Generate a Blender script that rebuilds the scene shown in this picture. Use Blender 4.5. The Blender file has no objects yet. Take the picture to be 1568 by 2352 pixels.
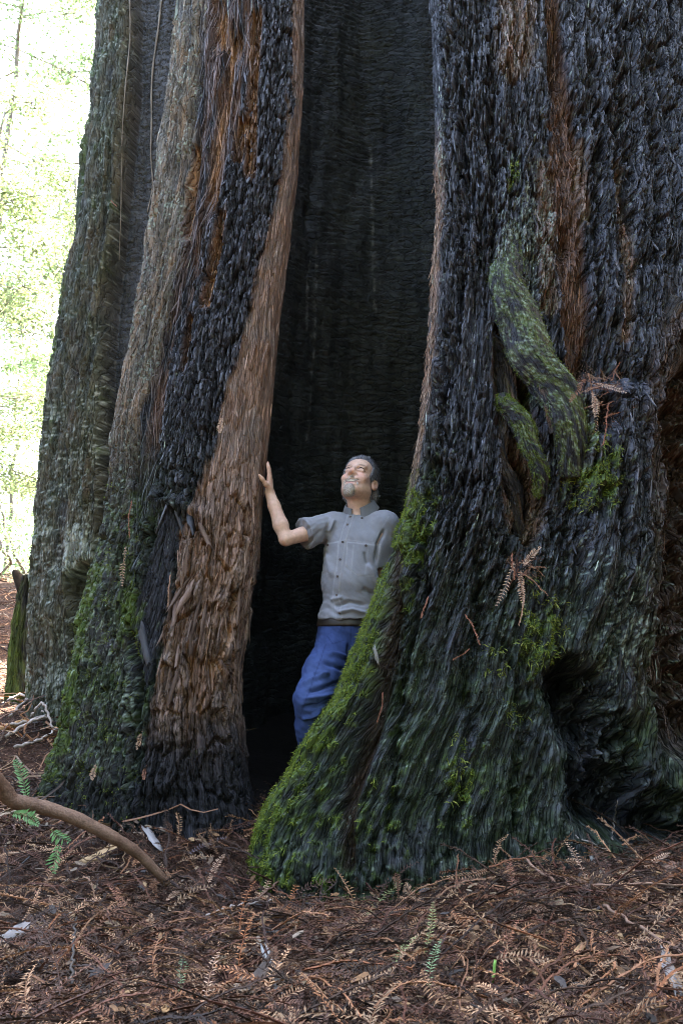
import bpy, bmesh, math, random
import numpy as np
from math import radians, sin, cos, pi
from mathutils import Vector, Matrix
from mathutils.bvhtree import BVHTree

rng = np.random.default_rng(7)
random.seed(7)
S = bpy.context.scene
COL = S.collection

# ------------------------------------------------------------------ camera
H, PITCH, F = 0.9, radians(10.5), 1568.0          # 24 mm on a 24x36 portrait frame; px in a 1568x2352 picture
cam = bpy.data.objects.new("camera", bpy.data.cameras.new("camera"))
COL.objects.link(cam)
cam.location = (0, 0, H)
cam.rotation_euler = (pi / 2 + PITCH, 0, 0)
cam.data.sensor_fit = 'VERTICAL'
cam.data.sensor_height = 36
cam.data.sensor_width = 24
cam.data.lens = 24
cam.data.clip_start = 0.05
cam.data.clip_end = 2000
cam.data.dof.use_dof = True
cam.data.dof.focus_distance = 3.2
cam.data.dof.aperture_fstop = 9
S.camera = cam

# ------------------------------------------------------------------ light
SUN_AZ, SUN_EL = radians(28), radians(52)          # azimuth from +Y towards +X: behind the tree
w = bpy.data.worlds.new("World")
S.world = w
w.use_nodes = True
nt = w.node_tree
nt.nodes.clear()
sky = nt.nodes.new("ShaderNodeTexSky")
sky.sky_type = 'NISHITA'
sky.sun_disc = False
sky.sun_elevation = SUN_EL
sky.sun_rotation = SUN_AZ
sky.air_density = 1.0
sky.dust_density = 4.0
sky.ozone_density = 1.0
bg = nt.nodes.new("ShaderNodeBackground")
bg.inputs[1].default_value = 0.095
wo = nt.nodes.new("ShaderNodeOutputWorld")
nt.links.new(sky.outputs[0], bg.inputs[0])
nt.links.new(bg.outputs[0], wo.inputs[0])
sl = bpy.data.lights.new("sun", 'SUN')
sl.energy = 5.0
sl.angle = radians(0.53)
sl.color = (1, 0.95, 0.86)
sun = bpy.data.objects.new("sun", sl)
COL.objects.link(sun)
sd = Vector((sin(SUN_AZ) * cos(SUN_EL), cos(SUN_AZ) * cos(SUN_EL), sin(SUN_EL)))
sun.rotation_euler = sd.to_track_quat('Z', 'Y').to_euler()
S.view_settings.view_transform = 'Standard'
S.view_settings.look = 'None'
S.view_settings.exposure = 5.0
S.view_settings.use_white_balance = True
S.view_settings.white_balance_temperature = 6800
S.view_settings.white_balance_tint = 10
S.view_settings.gamma = 1
S.view_settings.use_curve_mapping = False
S.cycles.use_denoising = True
S.cycles.denoising_prefilter = 'ACCURATE'
S.cycles.use_adaptive_sampling = False
S.cycles.filter_width = 1.05
S.cycles.max_bounces = 6
S.cycles.diffuse_bounces = 4
S.cycles.transmission_bounces = 4

# ------------------------------------------------------------------ helpers: projection, noise
CP, SP = cos(PITCH), sin(PITCH)

def at(u, v, Y):
    """point on the vertical plane y=Y seen at picture point (u, v)"""
    a, b = (u - 784) / F, (1176 - v) / F
    dy, dz = CP - b * SP, SP + b * CP
    t = Y / dy
    return np.array([a * t, Y, H + dz * t])

def proj(P):
    d = P[..., 1] * CP + (P[..., 2] - H) * SP
    up = -P[..., 1] * SP + (P[..., 2] - H) * CP
    return 784 + F * P[..., 0] / d, 1176 - F * up / d

def smooth(a, b, x):
    t = np.clip((x - a) / (b - a), 0, 1)
    return t * t * (3 - 2 * t)

def h2(ix, iy, seed):
    h = (ix.astype(np.int64) * 374761393 + iy.astype(np.int64) * 668265263 + seed * 1442695041) & 0xFFFFFFFF
    h = ((h ^ (h >> 13)) * 1274126177) & 0xFFFFFFFF
    h = ((h ^ (h >> 15)) * 2246822519) & 0xFFFFFFFF
    return (h ^ (h >> 16)) / 4294967296.0

def perlin(x, y, seed=0):
    xi, yi = np.floor(x), np.floor(y)
    xf, yf = x - xi, y - yi
    def g(ox, oy):
        a = h2(xi + ox, yi + oy, seed) * 2 * pi
        return np.cos(a) * (xf - ox) + np.sin(a) * (yf - oy)
    u = xf ** 3 * (xf * (xf * 6 - 15) + 10)
    v = yf ** 3 * (yf * (yf * 6 - 15) + 10)
    a, b, c, d = g(0, 0), g(1, 0), g(0, 1), g(1, 1)
    return 1.4 * (a + u * (b - a) + v * (c - a) + u * v * (a - b - c + d))

def fbm(x, y, seed=0, o=4, gain=0.5):
    s, a, t = 0, 1.0, 0
    for k in range(o):
        s = s + a * perlin(x * 2 ** k, y * 2 ** k, seed + 17 * k)
        t += a
        a *= gain
    return s / t

def worley(x, y, seed=0, jit=0.9):
    xi, yi = np.floor(x), np.floor(y)
    f1 = np.full(x.shape, 9.0)
    f2 = np.full(x.shape, 9.0)
    idc = np.zeros(x.shape)
    dx = np.zeros(x.shape)
    dy = np.zeros(x.shape)
    for ox in (-1, 0, 1):
        for oy in (-1, 0, 1):
            cx, cy = xi + ox, yi + oy
            px = x - (cx + .5 + jit * (h2(cx, cy, seed) - .5))
            py = y - (cy + .5 + jit * (h2(cx, cy, seed + 5) - .5))
            d = px * px + py * py
            n = d < f1
            f2 = np.where(n, f1, np.minimum(f2, d))
            f1 = np.where(n, d, f1)
            idc = np.where(n, h2(cx, cy, seed + 11), idc)
            dx = np.where(n, px, dx)
            dy = np.where(n, py, dy)
    f1, f2 = np.sqrt(f1), np.sqrt(f2)
    return f1, f2 - f1, idc, dx, dy

def perlin3(x, y, z, seed=0):
    zi = np.floor(z)
    zf = z - zi
    wz = zf * zf * (3 - 2 * zf)
    a = perlin(x + 37.1 * h2(zi, zi * 0, seed), y + 53.7 * h2(zi, zi * 0 + 1, seed), seed)
    b = perlin(x + 37.1 * h2(zi + 1, zi * 0, seed), y + 53.7 * h2(zi + 1, zi * 0 + 1, seed), seed)
    return a * (1 - wz) + b * wz

def pl_dist(u, v, pts):
    """distance in picture px to a polyline and position 0..1 along it"""
    pts = np.array(pts, float)
    best = np.full(np.shape(u), 1e9)
    bt = np.zeros(np.shape(u))
    n = len(pts) - 1
    for i in range(n):
        a, b = pts[i], pts[i + 1]
        ab = b - a
        t = np.clip(((u - a[0]) * ab[0] + (v - a[1]) * ab[1]) / (ab @ ab), 0, 1)
        d = np.hypot(u - a[0] - t * ab[0], v - a[1] - t * ab[1])
        m = d < best
        best = np.where(m, d, best)
        bt = np.where(m, (i + t) / n, bt)
    return best, bt

def path_x(v, pts):
    pts = sorted(pts, key=lambda p: p[1])
    return np.interp(v, [p[1] for p in pts], [p[0] for p in pts])

def in_poly(u, v, pts):
    ins = np.zeros(np.shape(u), bool)
    n = len(pts)
    for i in range(n):
        (x1, y1), (x2, y2) = pts[i], pts[(i + 1) % n]
        c = ((y1 > v) != (y2 > v)) & (u < (x2 - x1) * (v - y1) / (y2 - y1 + 1e-9) + x1)
        ins ^= c
    return ins

def poly_soft(u, v, pts, soft):
    """1 inside the polygon, falling to 0 over soft px outside; ramps up inside too"""
    d, _ = pl_dist(u, v, list(pts) + [pts[0]])
    d = np.where(in_poly(u, v, pts), d, -d)
    return smooth(-soft, soft, d)

def mix(a, b, t):
    return a + (np.asarray(b) - a) * t[..., None]

# ------------------------------------------------------------------ helpers: meshes, materials
def new_mesh(name, V, Fq, mat=None, smooth_=True, cols=None, grain=None, extra=None):
    """V (n,3); Fq (m,3|4) int array, or list of such arrays"""
    me = bpy.data.meshes.new(name)
    V = np.ascontiguousarray(V, np.float32)
    Fl = Fq if isinstance(Fq, list) else [Fq]
    Fl = [np.asarray(f, np.int32) for f in Fl if len(f)]
    me.vertices.add(len(V))
    me.vertices.foreach_set("co", V.ravel())
    loops = np.concatenate([f.ravel() for f in Fl])
    tot = np.concatenate([np.full(len(f), f.shape[1], np.int32) for f in Fl])
    me.loops.add(len(loops))
    me.loops.foreach_set("vertex_index", loops)
    me.polygons.add(len(tot))
    me.polygons.foreach_set("loop_start", np.concatenate([[0], np.cumsum(tot)[:-1]]).astype(np.int32))
    me.polygons.foreach_set("use_smooth", np.full(len(tot), smooth_))
    me.update(calc_edges=True)
    if cols is not None:
        at_ = me.attributes.new("Col", 'FLOAT_COLOR', 'POINT')
        c = np.ones((len(V), 4), np.float32)
        c[:, :3] = np.clip(cols, 0, 1)
        at_.data.foreach_set("color", c.ravel())
    if grain is not None:
        at_ = me.attributes.new("grain", 'FLOAT_VECTOR', 'POINT')
        at_.data.foreach_set("vector", np.ascontiguousarray(grain, np.float32).ravel())
    if mat:
        me.materials.append(mat)
    return me

def obj(name, me, parent=None, label=None, cat=None, group=None, kind=None):
    o = bpy.data.objects.new(name, me)
    COL.objects.link(o)
    if parent is not None:
        o.parent = parent
        o.matrix_parent_inverse = parent.matrix_world.inverted() if False else Matrix.Identity(4)
    if label: o["label"] = label
    if cat: o["category"] = cat
    if group: o["group"] = group
    if kind: o["kind"] = kind
    return o

def copy_part(src, parent, mat4):
    c = src.copy()
    COL.objects.link(c)
    c.parent = parent
    c.matrix_local = mat4
    return c

class N:
    """tiny node helper"""
    def __init__(self, name):
        self.m = bpy.data.materials.new(name)
        self.m.use_nodes = True
        self.t = self.m.node_tree
        self.b = self.t.nodes["Principled BSDF"]
        self.out = self.t.nodes["Material Output"]
    def n(self, ty, **kw):
        x = self.t.nodes.new(ty)
        for k, v in kw.items():
            setattr(x, k, v)
        return x
    def l(self, a, b):
        self.t.links.new(a, b)
    def attr(self, name):
        return self.n("ShaderNodeAttribute", attribute_name=name)
    def scaled(self, vec, sc):
        m = self.n("ShaderNodeVectorMath", operation='MULTIPLY')
        self.l(vec, m.inputs[0])
        m.inputs[1].default_value = sc
        return m.outputs[0]
    def noise(self, vec, sc=(1, 1, 1), scale=1.0, detail=3, rough=.55):
        x = self.n("ShaderNodeTexNoise")
        x.inputs["Scale"].default_value = scale
        x.inputs["Detail"].default_value = detail
        x.inputs["Roughness"].default_value = rough
        self.l(self.scaled(vec, sc), x.inputs["Vector"])
        return x.outputs[0]
    def mapr(self, f, a, b, c, d):
        m = self.n("ShaderNodeMapRange")
        self.l(f, m.inputs[0])
        for i, v in enumerate((a, b, c, d)):
            m.inputs[i + 1].default_value = v
        return m.outputs[0]
    def mul(self, colout, fac):
        m = self.n("ShaderNodeVectorMath", operation='SCALE')
        self.l(colout, m.inputs[0])
        self.l(fac, m.inputs["Scale"])
        return m.outputs[0]
    def bump(self, hgt, dist, strength=1.0, prev=None):
        b = self.n("ShaderNodeBump")
        b.inputs["Strength"].default_value = strength
        b.inputs["Distance"].default_value = dist
        self.l(hgt, b.inputs["Height"])
        if prev is not None:
            self.l(prev, b.inputs["Normal"])
        return b.outputs[0]
    def ramp(self, f, stops):
        r = self.n("ShaderNodeValToRGB")
        e = r.color_ramp.elements
        e[0].position, e[0].color = stops[0][0], (*stops[0][1], 1)
        e[1].position, e[1].color = stops[-1][0], (*stops[-1][1], 1)
        for p, c in stops[1:-1]:
            x = e.new(p)
            x.color = (*c, 1)
        self.l(f, r.inputs[0])
        return r.outputs[0]
    def set(self, rough=.7, spec=.3):
        self.b.inputs["Roughness"].default_value = rough
        self.b.inputs["Specular IOR Level"].default_value = spec
        return self

def bark_mat(name, rough=.7, spec=.3, fine=(160, 1, 22), bd=.004, cells=(105, 1, 24), cd=.007):
    m = N(name).set(rough, spec)
    c, g = m.attr("Col"), m.attr("grain")
    gv = g.outputs["Vector"]
    n1 = m.noise(gv, fine, 1, 4, .65)
    n2 = m.noise(gv, (420, 1, 130), 1, 3, .6)
    # split cells running with the grain, their edges wandering
    nw = m.n("ShaderNodeTexNoise")
    nw.inputs["Scale"].default_value = 1
    nw.inputs["Detail"].default_value = 2
    m.l(m.scaled(gv, (30, 1, 16)), nw.inputs["Vector"])
    off = m.n("ShaderNodeVectorMath", operation='MULTIPLY_ADD')
    m.l(nw.outputs["Color"], off.inputs[0])
    off.inputs[1].default_value = (1.6, 0, 1.2)
    m.l(m.scaled(gv, cells), off.inputs[2])
    vo = m.n("ShaderNodeTexVoronoi", feature='DISTANCE_TO_EDGE')
    vo.inputs["Scale"].default_value = 1
    m.l(off.outputs[0], vo.inputs["Vector"])
    v2 = m.n("ShaderNodeTexVoronoi", feature='F1')
    v2.inputs["Scale"].default_value = 1
    m.l(off.outputs[0], v2.inputs["Vector"])
    sp = m.n("ShaderNodeSeparateColor")
    m.l(v2.outputs["Color"], sp.inputs[0])
    crack = m.mapr(vo.outputs["Distance"], 0, .13, 0, 1)
    col = m.mul(c.outputs["Color"], m.mapr(n1, .3, .7, .55, 1.45))
    col = m.mul(col, m.mapr(sp.outputs[0], 0, 1, .68, 1.32))
    m.l(col, m.b.inputs["Base Color"])
    b = m.bump(crack, cd)
    b = m.bump(sp.outputs[1], cd * .8, 1, b)
    b = m.bump(n1, bd, 1, b)
    b = m.bump(n2, bd * .5, 1, b)
    m.l(b, m.b.inputs["Normal"])
    return m.m

def col_mat(name, rough=.7, spec=.25, var=.25, sc=60, bump=0.0, transl=0.0):
    m = N(name).set(rough, spec)
    c = m.attr("Col")
    tc = m.n("ShaderNodeTexCoord")
    n1 = m.noise(tc.outputs["Object"], (1, 1, 1), sc, 3)
    base = m.mul(c.outputs["Color"], m.mapr(n1, .3, .7, 1 - var, 1 + var))
    m.l(base, m.b.inputs["Base Color"])
    if bump:
        m.l(m.bump(n1, bump), m.b.inputs["Normal"])
    if transl:
        tr = m.n("ShaderNodeBsdfTranslucent")
        m.l(base, tr.inputs[0])
        mx = m.n("ShaderNodeMixShader")
        mx.inputs[0].default_value = transl
        m.l(m.b.outputs[0], mx.inputs[1])
        m.l(tr.outputs[0], mx.inputs[2])
        m.l(mx.outputs[0], m.out.inputs[0])
    return m.m

def tint_mat(name, c1, c2, rough=.7, spec=.25, sc=40, stretch=(1, 1, 1), bump=.001, rnd=.5):
    """noise between two colours, plus a per-object shift in value"""
    m = N(name).set(rough, spec)
    tc = m.n("ShaderNodeTexCoord")
    n1 = m.noise(tc.outputs["Object"], stretch, sc, 4, .6)
    col = m.ramp(n1, [(.3, c1), (.7, c2)])
    oi = m.n("ShaderNodeObjectInfo")
    f = m.mapr(oi.outputs["Random"], 0, 1, 1 - rnd, 1 + rnd)
    m.l(m.mul(col, f), m.b.inputs["Base Color"])
    m.l(m.bump(n1, bump), m.b.inputs["Normal"])
    return m.m

def tube(pts, radii, sides=8, cap=True):
    """tube along points -> verts, quads"""
    pts = np.asarray(pts, float)
    radii = np.broadcast_to(radii, (len(pts),))
    tg = np.gradient(pts, axis=0)
    tg /= np.linalg.norm(tg, axis=1)[:, None] + 1e-9
    ref = np.array([0.31, 0.17, 0.93])
    a = np.cross(tg, ref)
    a /= np.linalg.norm(a, axis=1)[:, None] + 1e-9
    b = np.cross(tg, a)
    th = np.linspace(0, 2 * pi, sides, endpoint=False)
    V = pts[:, None] + radii[:, None, None] * (np.cos(th)[None, :, None] * a[:, None] + np.sin(th)[None, :, None] * b[:, None])
    n = len(pts)
    i = np.arange(n - 1)[:, None] * sides
    j = np.arange(sides)[None]
    j2 = (j + 1) % sides
    Q = np.stack([i + j, i + j2, i + sides + j2, i + sides + j], -1).reshape(-1, 4)
    V = V.reshape(-1, 3)
    if cap:
        V = np.vstack([V, pts[0], pts[-1]])
        jj = np.arange(sides)
        T1 = np.stack([np.full(sides, len(V) - 2), (jj + 1) % sides, jj], -1)
        T2 = np.stack([np.full(sides, len(V) - 1), (n - 1) * sides + jj, (n - 1) * sides + (jj + 1) % sides], -1)
        return V, [Q, np.vstack([T1, T2])]
    return V, [Q]

def join(parts):
    """list of (V, [faces...], cols or None) -> V, faces list, cols"""
    Vs, Fs, Cs, o = [], {3: [], 4: []}, [], 0
    for p in parts:
        V, Fl = p[0], p[1]
        Vs.append(V)
        if len(p) > 2 and p[2] is not None:
            Cs.append(np.broadcast_to(p[2], (len(V), 3)))
        for f in Fl:
            f = np.asarray(f)
            if len(f):
                Fs[f.shape[1]].append(f + o)
        o += len(V)
    return np.vstack(Vs), [np.vstack(Fs[k]) for k in (3, 4) if Fs[k]], (np.vstack(Cs) if Cs else None)

def spline(pts, n):
    """Catmull-Rom through points"""
    P = np.asarray(pts, float)
    P = np.vstack([2 * P[0] - P[1], P, 2 * P[-1] - P[-2]])
    m = len(P) - 3
    t = np.linspace(0, m - 1e-6, n)
    i = t.astype(int)
    f = (t - i)[:, None]
    p0, p1, p2, p3 = P[i], P[i + 1], P[i + 2], P[i + 3]
    return .5 * ((2 * p1) + (p2 - p0) * f + (2 * p0 - 5 * p1 + 4 * p2 - p3) * f ** 2 + (3 * p1 - p0 - 3 * p2 + p3) * f ** 3)

# ------------------------------------------------------------------ ground
_gp = [at(*p) for p in [(0, 2352, 1.8), (784, 2352, 1.8), (1568, 2352, 1.75), (850, 2078, 2.85), (583, 2000, 3.08), (1100, 2035, 2.75),
                        (1300, 2012, 2.7), (1568, 1990, 2.75), (100, 1890, 3.35), (300, 1892, 3.25), (560, 1893, 3.3),
                        (130, 1625, 4.45), (0, 1600, 4.9), (40, 1420, 6.6), (0, 1335, 8.6), (200, 1335, 8.8)]]
_gp += [np.array(p) for p in [(-12, 20, 2.0), (-5, 16, 1.9), (4, 4, .2), (5, 1, .1), (.3, 4.3, .0), (-8, 5, 1.9), (-6, 2, .7), (0, -3, -.1),
                              (.3, 3.6, -.02), (6, 8, .6), (-3, -3, 0), (4, -3, 0), (0, 8, 1.2), (2, 14, 1.5), (-14, 10, 2.0)]]
_gp = np.array(_gp)
def _tps(r2):
    return np.where(r2 > 1e-9, r2 * np.log(r2 + 1e-12) * .5, 0)
_n = len(_gp)
_K = _tps(((_gp[:, None, :2] - _gp[None, :, :2]) ** 2).sum(-1)) + 1e-3 * np.eye(_n)
_A = np.block([[_K, np.c_[np.ones(_n), _gp[:, :2]]], [np.c_[np.ones(_n), _gp[:, :2]].T, np.zeros((3, 3))]])
_w = np.linalg.solve(_A, np.r_[_gp[:, 2], 0, 0, 0])

def gz(x, y, detail=True):
    x, y = np.asarray(x, float), np.asarray(y, float)
    cx, cy = np.clip(x, -14, 6), np.clip(y, -3, 20)
    z = _w[_n] + _w[_n + 1] * cx + _w[_n + 2] * cy
    for i in range(_n):
        z = z + _w[i] * _tps((cx - _gp[i, 0]) ** 2 + (cy - _gp[i, 1]) ** 2)
    far = np.maximum(np.hypot(x - cx, y - cy), 0)
    z = z + .01 * far * smooth(-10, 30, y)
    if detail:
        z = z + .036 * fbm(x * 4, y * 4, 3, 3) + .012 * fbm(x * 13, y * 13, 4, 2)
    return z

def gnormal(x, y):
    e = .05
    n = np.stack([-(gz(x + e, y, False) - gz(x - e, y, False)) / (2 * e), -(gz(x, y + e, False) - gz(x, y - e, False)) / (2 * e), np.ones_like(x)], -1)
    return n / np.linalg.norm(n, axis=-1, keepdims=True)

def axis_pts(lo, hi, dense_lo, dense_hi, step, grow=1.12):
    a = list(np.arange(dense_lo, dense_hi, step))
    s, p = step, a[-1]
    while p < hi:
        s *= grow
        p += s
        a.append(p)
    s, p, b = step, a[0], []
    while p > lo:
        s *= grow
        p -= s
        b.append(p)
    return np.array(b[::-1] + a)

gx = axis_pts(-260, 260, -2.6, 2.0, .03)
gy = axis_pts(-120, 320, 1.3, 5.4, .03)
GX, GY = np.meshgrid(gx, gy)
GZ = gz(GX, GY)
nr, nc = GX.shape
_i = np.arange(nr - 1)[:, None] * nc
_j = np.arange(nc - 1)[None]
GQ = np.stack([_i + _j, _i + _j + 1, _i + nc + _j + 1, _i + nc + _j], -1).reshape(-1, 4)
m = N("forest_soil").set(.95, .1)
tc = m.n("ShaderNodeTexCoord")
n1 = m.noise(tc.outputs["Object"], (1, 1, 1), 45, 5, .65)
n2 = m.noise(tc.outputs["Object"], (1, 1, 1), 3, 3)
m.l(m.mul(m.ramp(n1, [(.3, (.012, .008, .006)), (.5, (.045, .024, .016)), (.72, (.11, .06, .04))]), m.mapr(n2, .3, .7, .7, 1.3)), m.b.inputs["Base Color"])
m.l(m.bump(n1, .03), m.b.inputs["Normal"])
obj("ground", new_mesh("ground", np.stack([GX, GY, GZ], -1).reshape(-1, 3), GQ, m.m), kind="structure")

# ------------------------------------------------------------------ trunks
def shell_grid(Lp, Rp, YL, YR, bulge, back, nF, nz, z0, ztop, zmax, e=2.2, lean=0.0, zflare=0.35, flare=0.0, nB=22, thpow=1.0, dense=None):
    """a standing trunk wall: closed cross sections from edge L to edge R, swelling to the front by bulge(z), behind by back"""
    def edge(path, Y):
        pts = []
        for (u, v) in path:
            y = Y
            for _ in range(6):
                p = at(u, v, y)
                y = Y + lean * max(p[2], 0)
            pts.append(p)
        pts = np.array(sorted(pts, key=lambda p: p[2]))
        # straight on above and below the traced part
        a, b = pts[-min(3, len(pts))], pts[-1]
        sl = (b[0] - a[0]) / (b[2] - a[2])
        pts = np.vstack([pts, [b[0] + sl * (zmax + 1 - b[2]), 0, zmax + 1]])
        a, b = pts[1], pts[0]
        sl = np.clip((b[0] - a[0]) / (b[2] - a[2]), -1, 1)
        pts = np.vstack([[b[0] + sl * (z0 - 1 - b[2]), 0, z0 - 1], pts])
        return pts
    le, re = edge(Lp, YL), edge(Rp, YR)
    zs = np.concatenate([np.linspace(z0, ztop, nz), np.linspace(ztop, zmax, 14)[1:]])
    xl = np.interp(zs, le[:, 2], le[:, 0])
    xr = np.interp(zs, re[:, 2], re[:, 0])
    th = np.linspace(0, pi, nF)
    if dense:                                      # more columns where the wall faces the opening
        s_ = np.linspace(0, 1, nF)
        th = pi * np.interp(s_, [0, dense[0], 1], [0, dense[1], 1])
    th = th + .28 * np.sin(2 * th) * thpow       # evener spacing across the face
    c = -np.cos(th)
    prof = (1 - np.abs(c) ** e) ** (1 / e)
    sb = np.linspace(0, 1, nB + 2)[1:-1]
    X = xl[:, None] + (xr - xl)[:, None] * np.concatenate([(c + 1) / 2, 1 - sb])[None]
    yl = YL + lean * np.maximum(zs, 0)
    yr = YR + lean * np.maximum(zs, 0)
    bz = bulge + flare * np.exp(-np.maximum(zs - 0.0, -.3) / zflare)
    Yf = yl[:, None] + (yr - yl)[:, None] * ((c + 1) / 2)[None] - bz[:, None] * prof[None]
    Yb = yl[:, None] + (yr - yl)[:, None] * (1 - sb)[None] + back * (np.sin(pi * sb) ** 2)[None]
    Yy = np.concatenate([Yf, np.broadcast_to(Yb, (len(zs), nB))], 1)
    P = np.stack([X, Yy, np.broadcast_to(zs[:, None], X.shape)], -1)
    mid = nz // 3
    arc = np.concatenate([[0], np.cumsum(np.linalg.norm(np.diff(P[mid], axis=0), axis=1))])
    A = np.broadcast_to(arc[None], X.shape)
    return P, A, np.concatenate([np.ones(nF, bool), np.zeros(nB, bool)])

def grid_normals(P):
    du = np.roll(P, -1, 1) - np.roll(P, 1, 1)
    dv = np.gradient(P, axis=0)
    n = np.cross(du, dv)
    return n / (np.linalg.norm(n, axis=-1, keepdims=True) + 1e-12)

def shell_faces(nr, nc):
    i = np.arange(nr - 1)[:, None] * nc
    j = np.arange(nc)[None]
    j2 = (j + 1) % nc
    return np.stack([i + j, i + j2, i + nc + j2, i + nc + j], -1).reshape(-1, 4)

def shell_obj(name, P, colr, A, mat, parent, label=None):
    nr, nc = A.shape
    V = P.reshape(-1, 3)
    top = P[-1].mean(0)
    V = np.vstack([V, top])
    k = (nr - 1) * nc + np.arange(nc)
    T = np.stack([k, np.roll(k, -1), np.full(nc, len(V) - 1)], -1)
    g = np.stack([A, A * 0, P[..., 2]], -1).reshape(-1, 3)
    me = new_mesh(name, V, [shell_faces(nr, nc), T], mat, True, np.vstack([colr.reshape(-1, 3), colr[-1].mean(0)]), np.vstack([g, g[-1]]))
    return obj(name, me, parent, label)

def char_flakes(a, z, seed, sx=.018, sz=.055):
    """burnt bark: overlapping upright flakes, lips at their lower ends, cracks between"""
    wa = a + .012 * fbm(a * 9, z * 4, seed + 1, 3)
    wz = z + .03 * fbm(a * 9, z * 5, seed + 2, 3)
    f1, e1, i1, dx, dy = worley(wa / sx, wz / sz, seed + 3)
    c1, e2, i2, dx2, dy2 = worley(wa / (sx * 3.8), wz / (sz * 3.2), seed + 4)
    h = .017 * i1 - .006 * dy * (.3 + i1) + .026 * (i2 - .5) - .008 * dy2 * i2
    h -= .018 * (1 - smooth(0, .17, e1)) + .042 * (1 - smooth(0, .12, e2))
    h += .004 * perlin(a * 260, z * 45, seed + 6)
    return h, i1, i2, e1, e2

def fibre(a, z, seed, fx=26, fz=1.6):
    """long stringy ridges of redwood bark"""
    wa = a + .02 * fbm(a * 4, z * 1.5, seed, 3)
    r = 1 - np.abs(perlin(wa * fx, z * fz, seed + 1))
    r2 = 1 - np.abs(perlin(wa * fx * 2.7, z * fz * 2.2, seed + 2))
    r3 = perlin(wa * fx * 7, z * fz * 5, seed + 3)
    return r ** 2 * .6 + r2 ** 2 * .3 + r3 * .12

CHAR = np.array([.017, .018, .022])
CHAR_HI = np.array([.080, .083, .102])
BROWN = np.array([.150, .078, .045])
TAN = np.array([.30, .20, .125])
ORANGE = np.array([.33, .165, .065])
GREYB = np.array([.155, .135, .105])
MOSS = np.array([.060, .095, .014])
MOSSD = np.array([.017, .027, .015])
LICH = np.array([.36, .44, .36])

M_BARK = bark_mat("weathered_bark", .75, .25, (150, 1, 11), .005, (95, 1, 8), .008)
M_CHAR = bark_mat("charred_bark", .5, .26, (130, 1, 12), .005, (105, 1, 8.5), .012)
M_WALL = bark_mat("burnt_wood", .6, .3, (60, 1, 60), .002, (9, 1, 24), .005)

tree = bpy.data.objects.new("hollow_redwood", None)
COL.objects.link(tree)
tree["label"] = "enormous fire hollowed redwood with charred mossy buttresses, a man standing in its opening"
tree["category"] = "tree"

D_L = [(990, 0), (994, 150), (1000, 320), (1002, 480), (995, 640), (990, 720), (980, 830), (972, 900), (961, 990), (947, 1080), (932, 1170),
       (905, 1260), (880, 1330), (852, 1400), (822, 1470), (797, 1540), (772, 1600), (722, 1670), (690, 1720), (660, 1780), (622, 1830), (594, 1890), (580, 1965)]
B_L = [(414, 0), (402, 150), (387, 300), (367, 450), (347, 580), (327, 700), (307, 800), (287, 900), (273, 1000), (263, 1100), (250, 1200),
       (229, 1300), (206, 1400), (186, 1500), (166, 1600), (149, 1700), (121, 1780), (92, 1850)]
B_R = [(699, 0), (697, 150), (690, 280), (682, 420), (668, 540), (655, 640), (642, 740), (632, 850), (622, 960), (612, 1060), (604, 1150),
       (597, 1240), (585, 1340), (565, 1440), (555, 1530), (552, 1620), (560, 1700), (572, 1780), (590, 1850)]
A_L = [(240, 0), (215, 300), (182, 560), (150, 740), (126, 900), (106, 1100), (91, 1280), (81, 1400), (78, 1600)]
SURF = {}

# --- right buttress: charred, mossy below
P, A, FR = shell_grid(D_L, [(2050, 0), (2100, 900), (2200, 1500), (2500, 1950)], 3.18, 3.75, .40, 1.3, 430, 690, -.35, 4.45, 10, e=2.3, lean=.03, flare=.12, zflare=.5, dense=(.9, .56))
U, Vp = proj(P)
Nn = grid_normals(P)
Z = P[..., 2]
fr = FR[None] & (Vp > -400)
front = np.where(FR, 1.0, 0.0)[None]
h, i1, i2, e1, e2 = char_flakes(A, Z, 100, .0115, .085)
fbw = fibre(A + .03 * fbm(A * 3, Z * 2, 128, 2), Z, 122, 11, .8)
fbm_ = fibre(A, Z, 123, 30, 2.2)
low = smooth(1000, 1700, Vp)
fb = fibre(A, Z, 120, 26, 2.8)
rough_ = np.clip(.75 + 1.1 * fbm(A * 2.6, Z * 1.1, 127, 3), .25, 1.35)
h = h * rough_ * (1.2 - .85 * low) + low * .040 * (fb - .45) + low * .016 * (fibre(A, Z, 121, 55, 5) - .45)
big = .085 * (fbw - .45) + .016 * (fbm_ - .45) + .030 * fbm(A * 3.2, Z * .9, 130, 3) + .018 * fbm(A * 11, Z * 5, 131, 3)
disp = (h + big)
n_a = fbm(A * 7, Z * 5, 140, 4)
n_b = fbm(A * 30, Z * 14, 141, 3)
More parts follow.
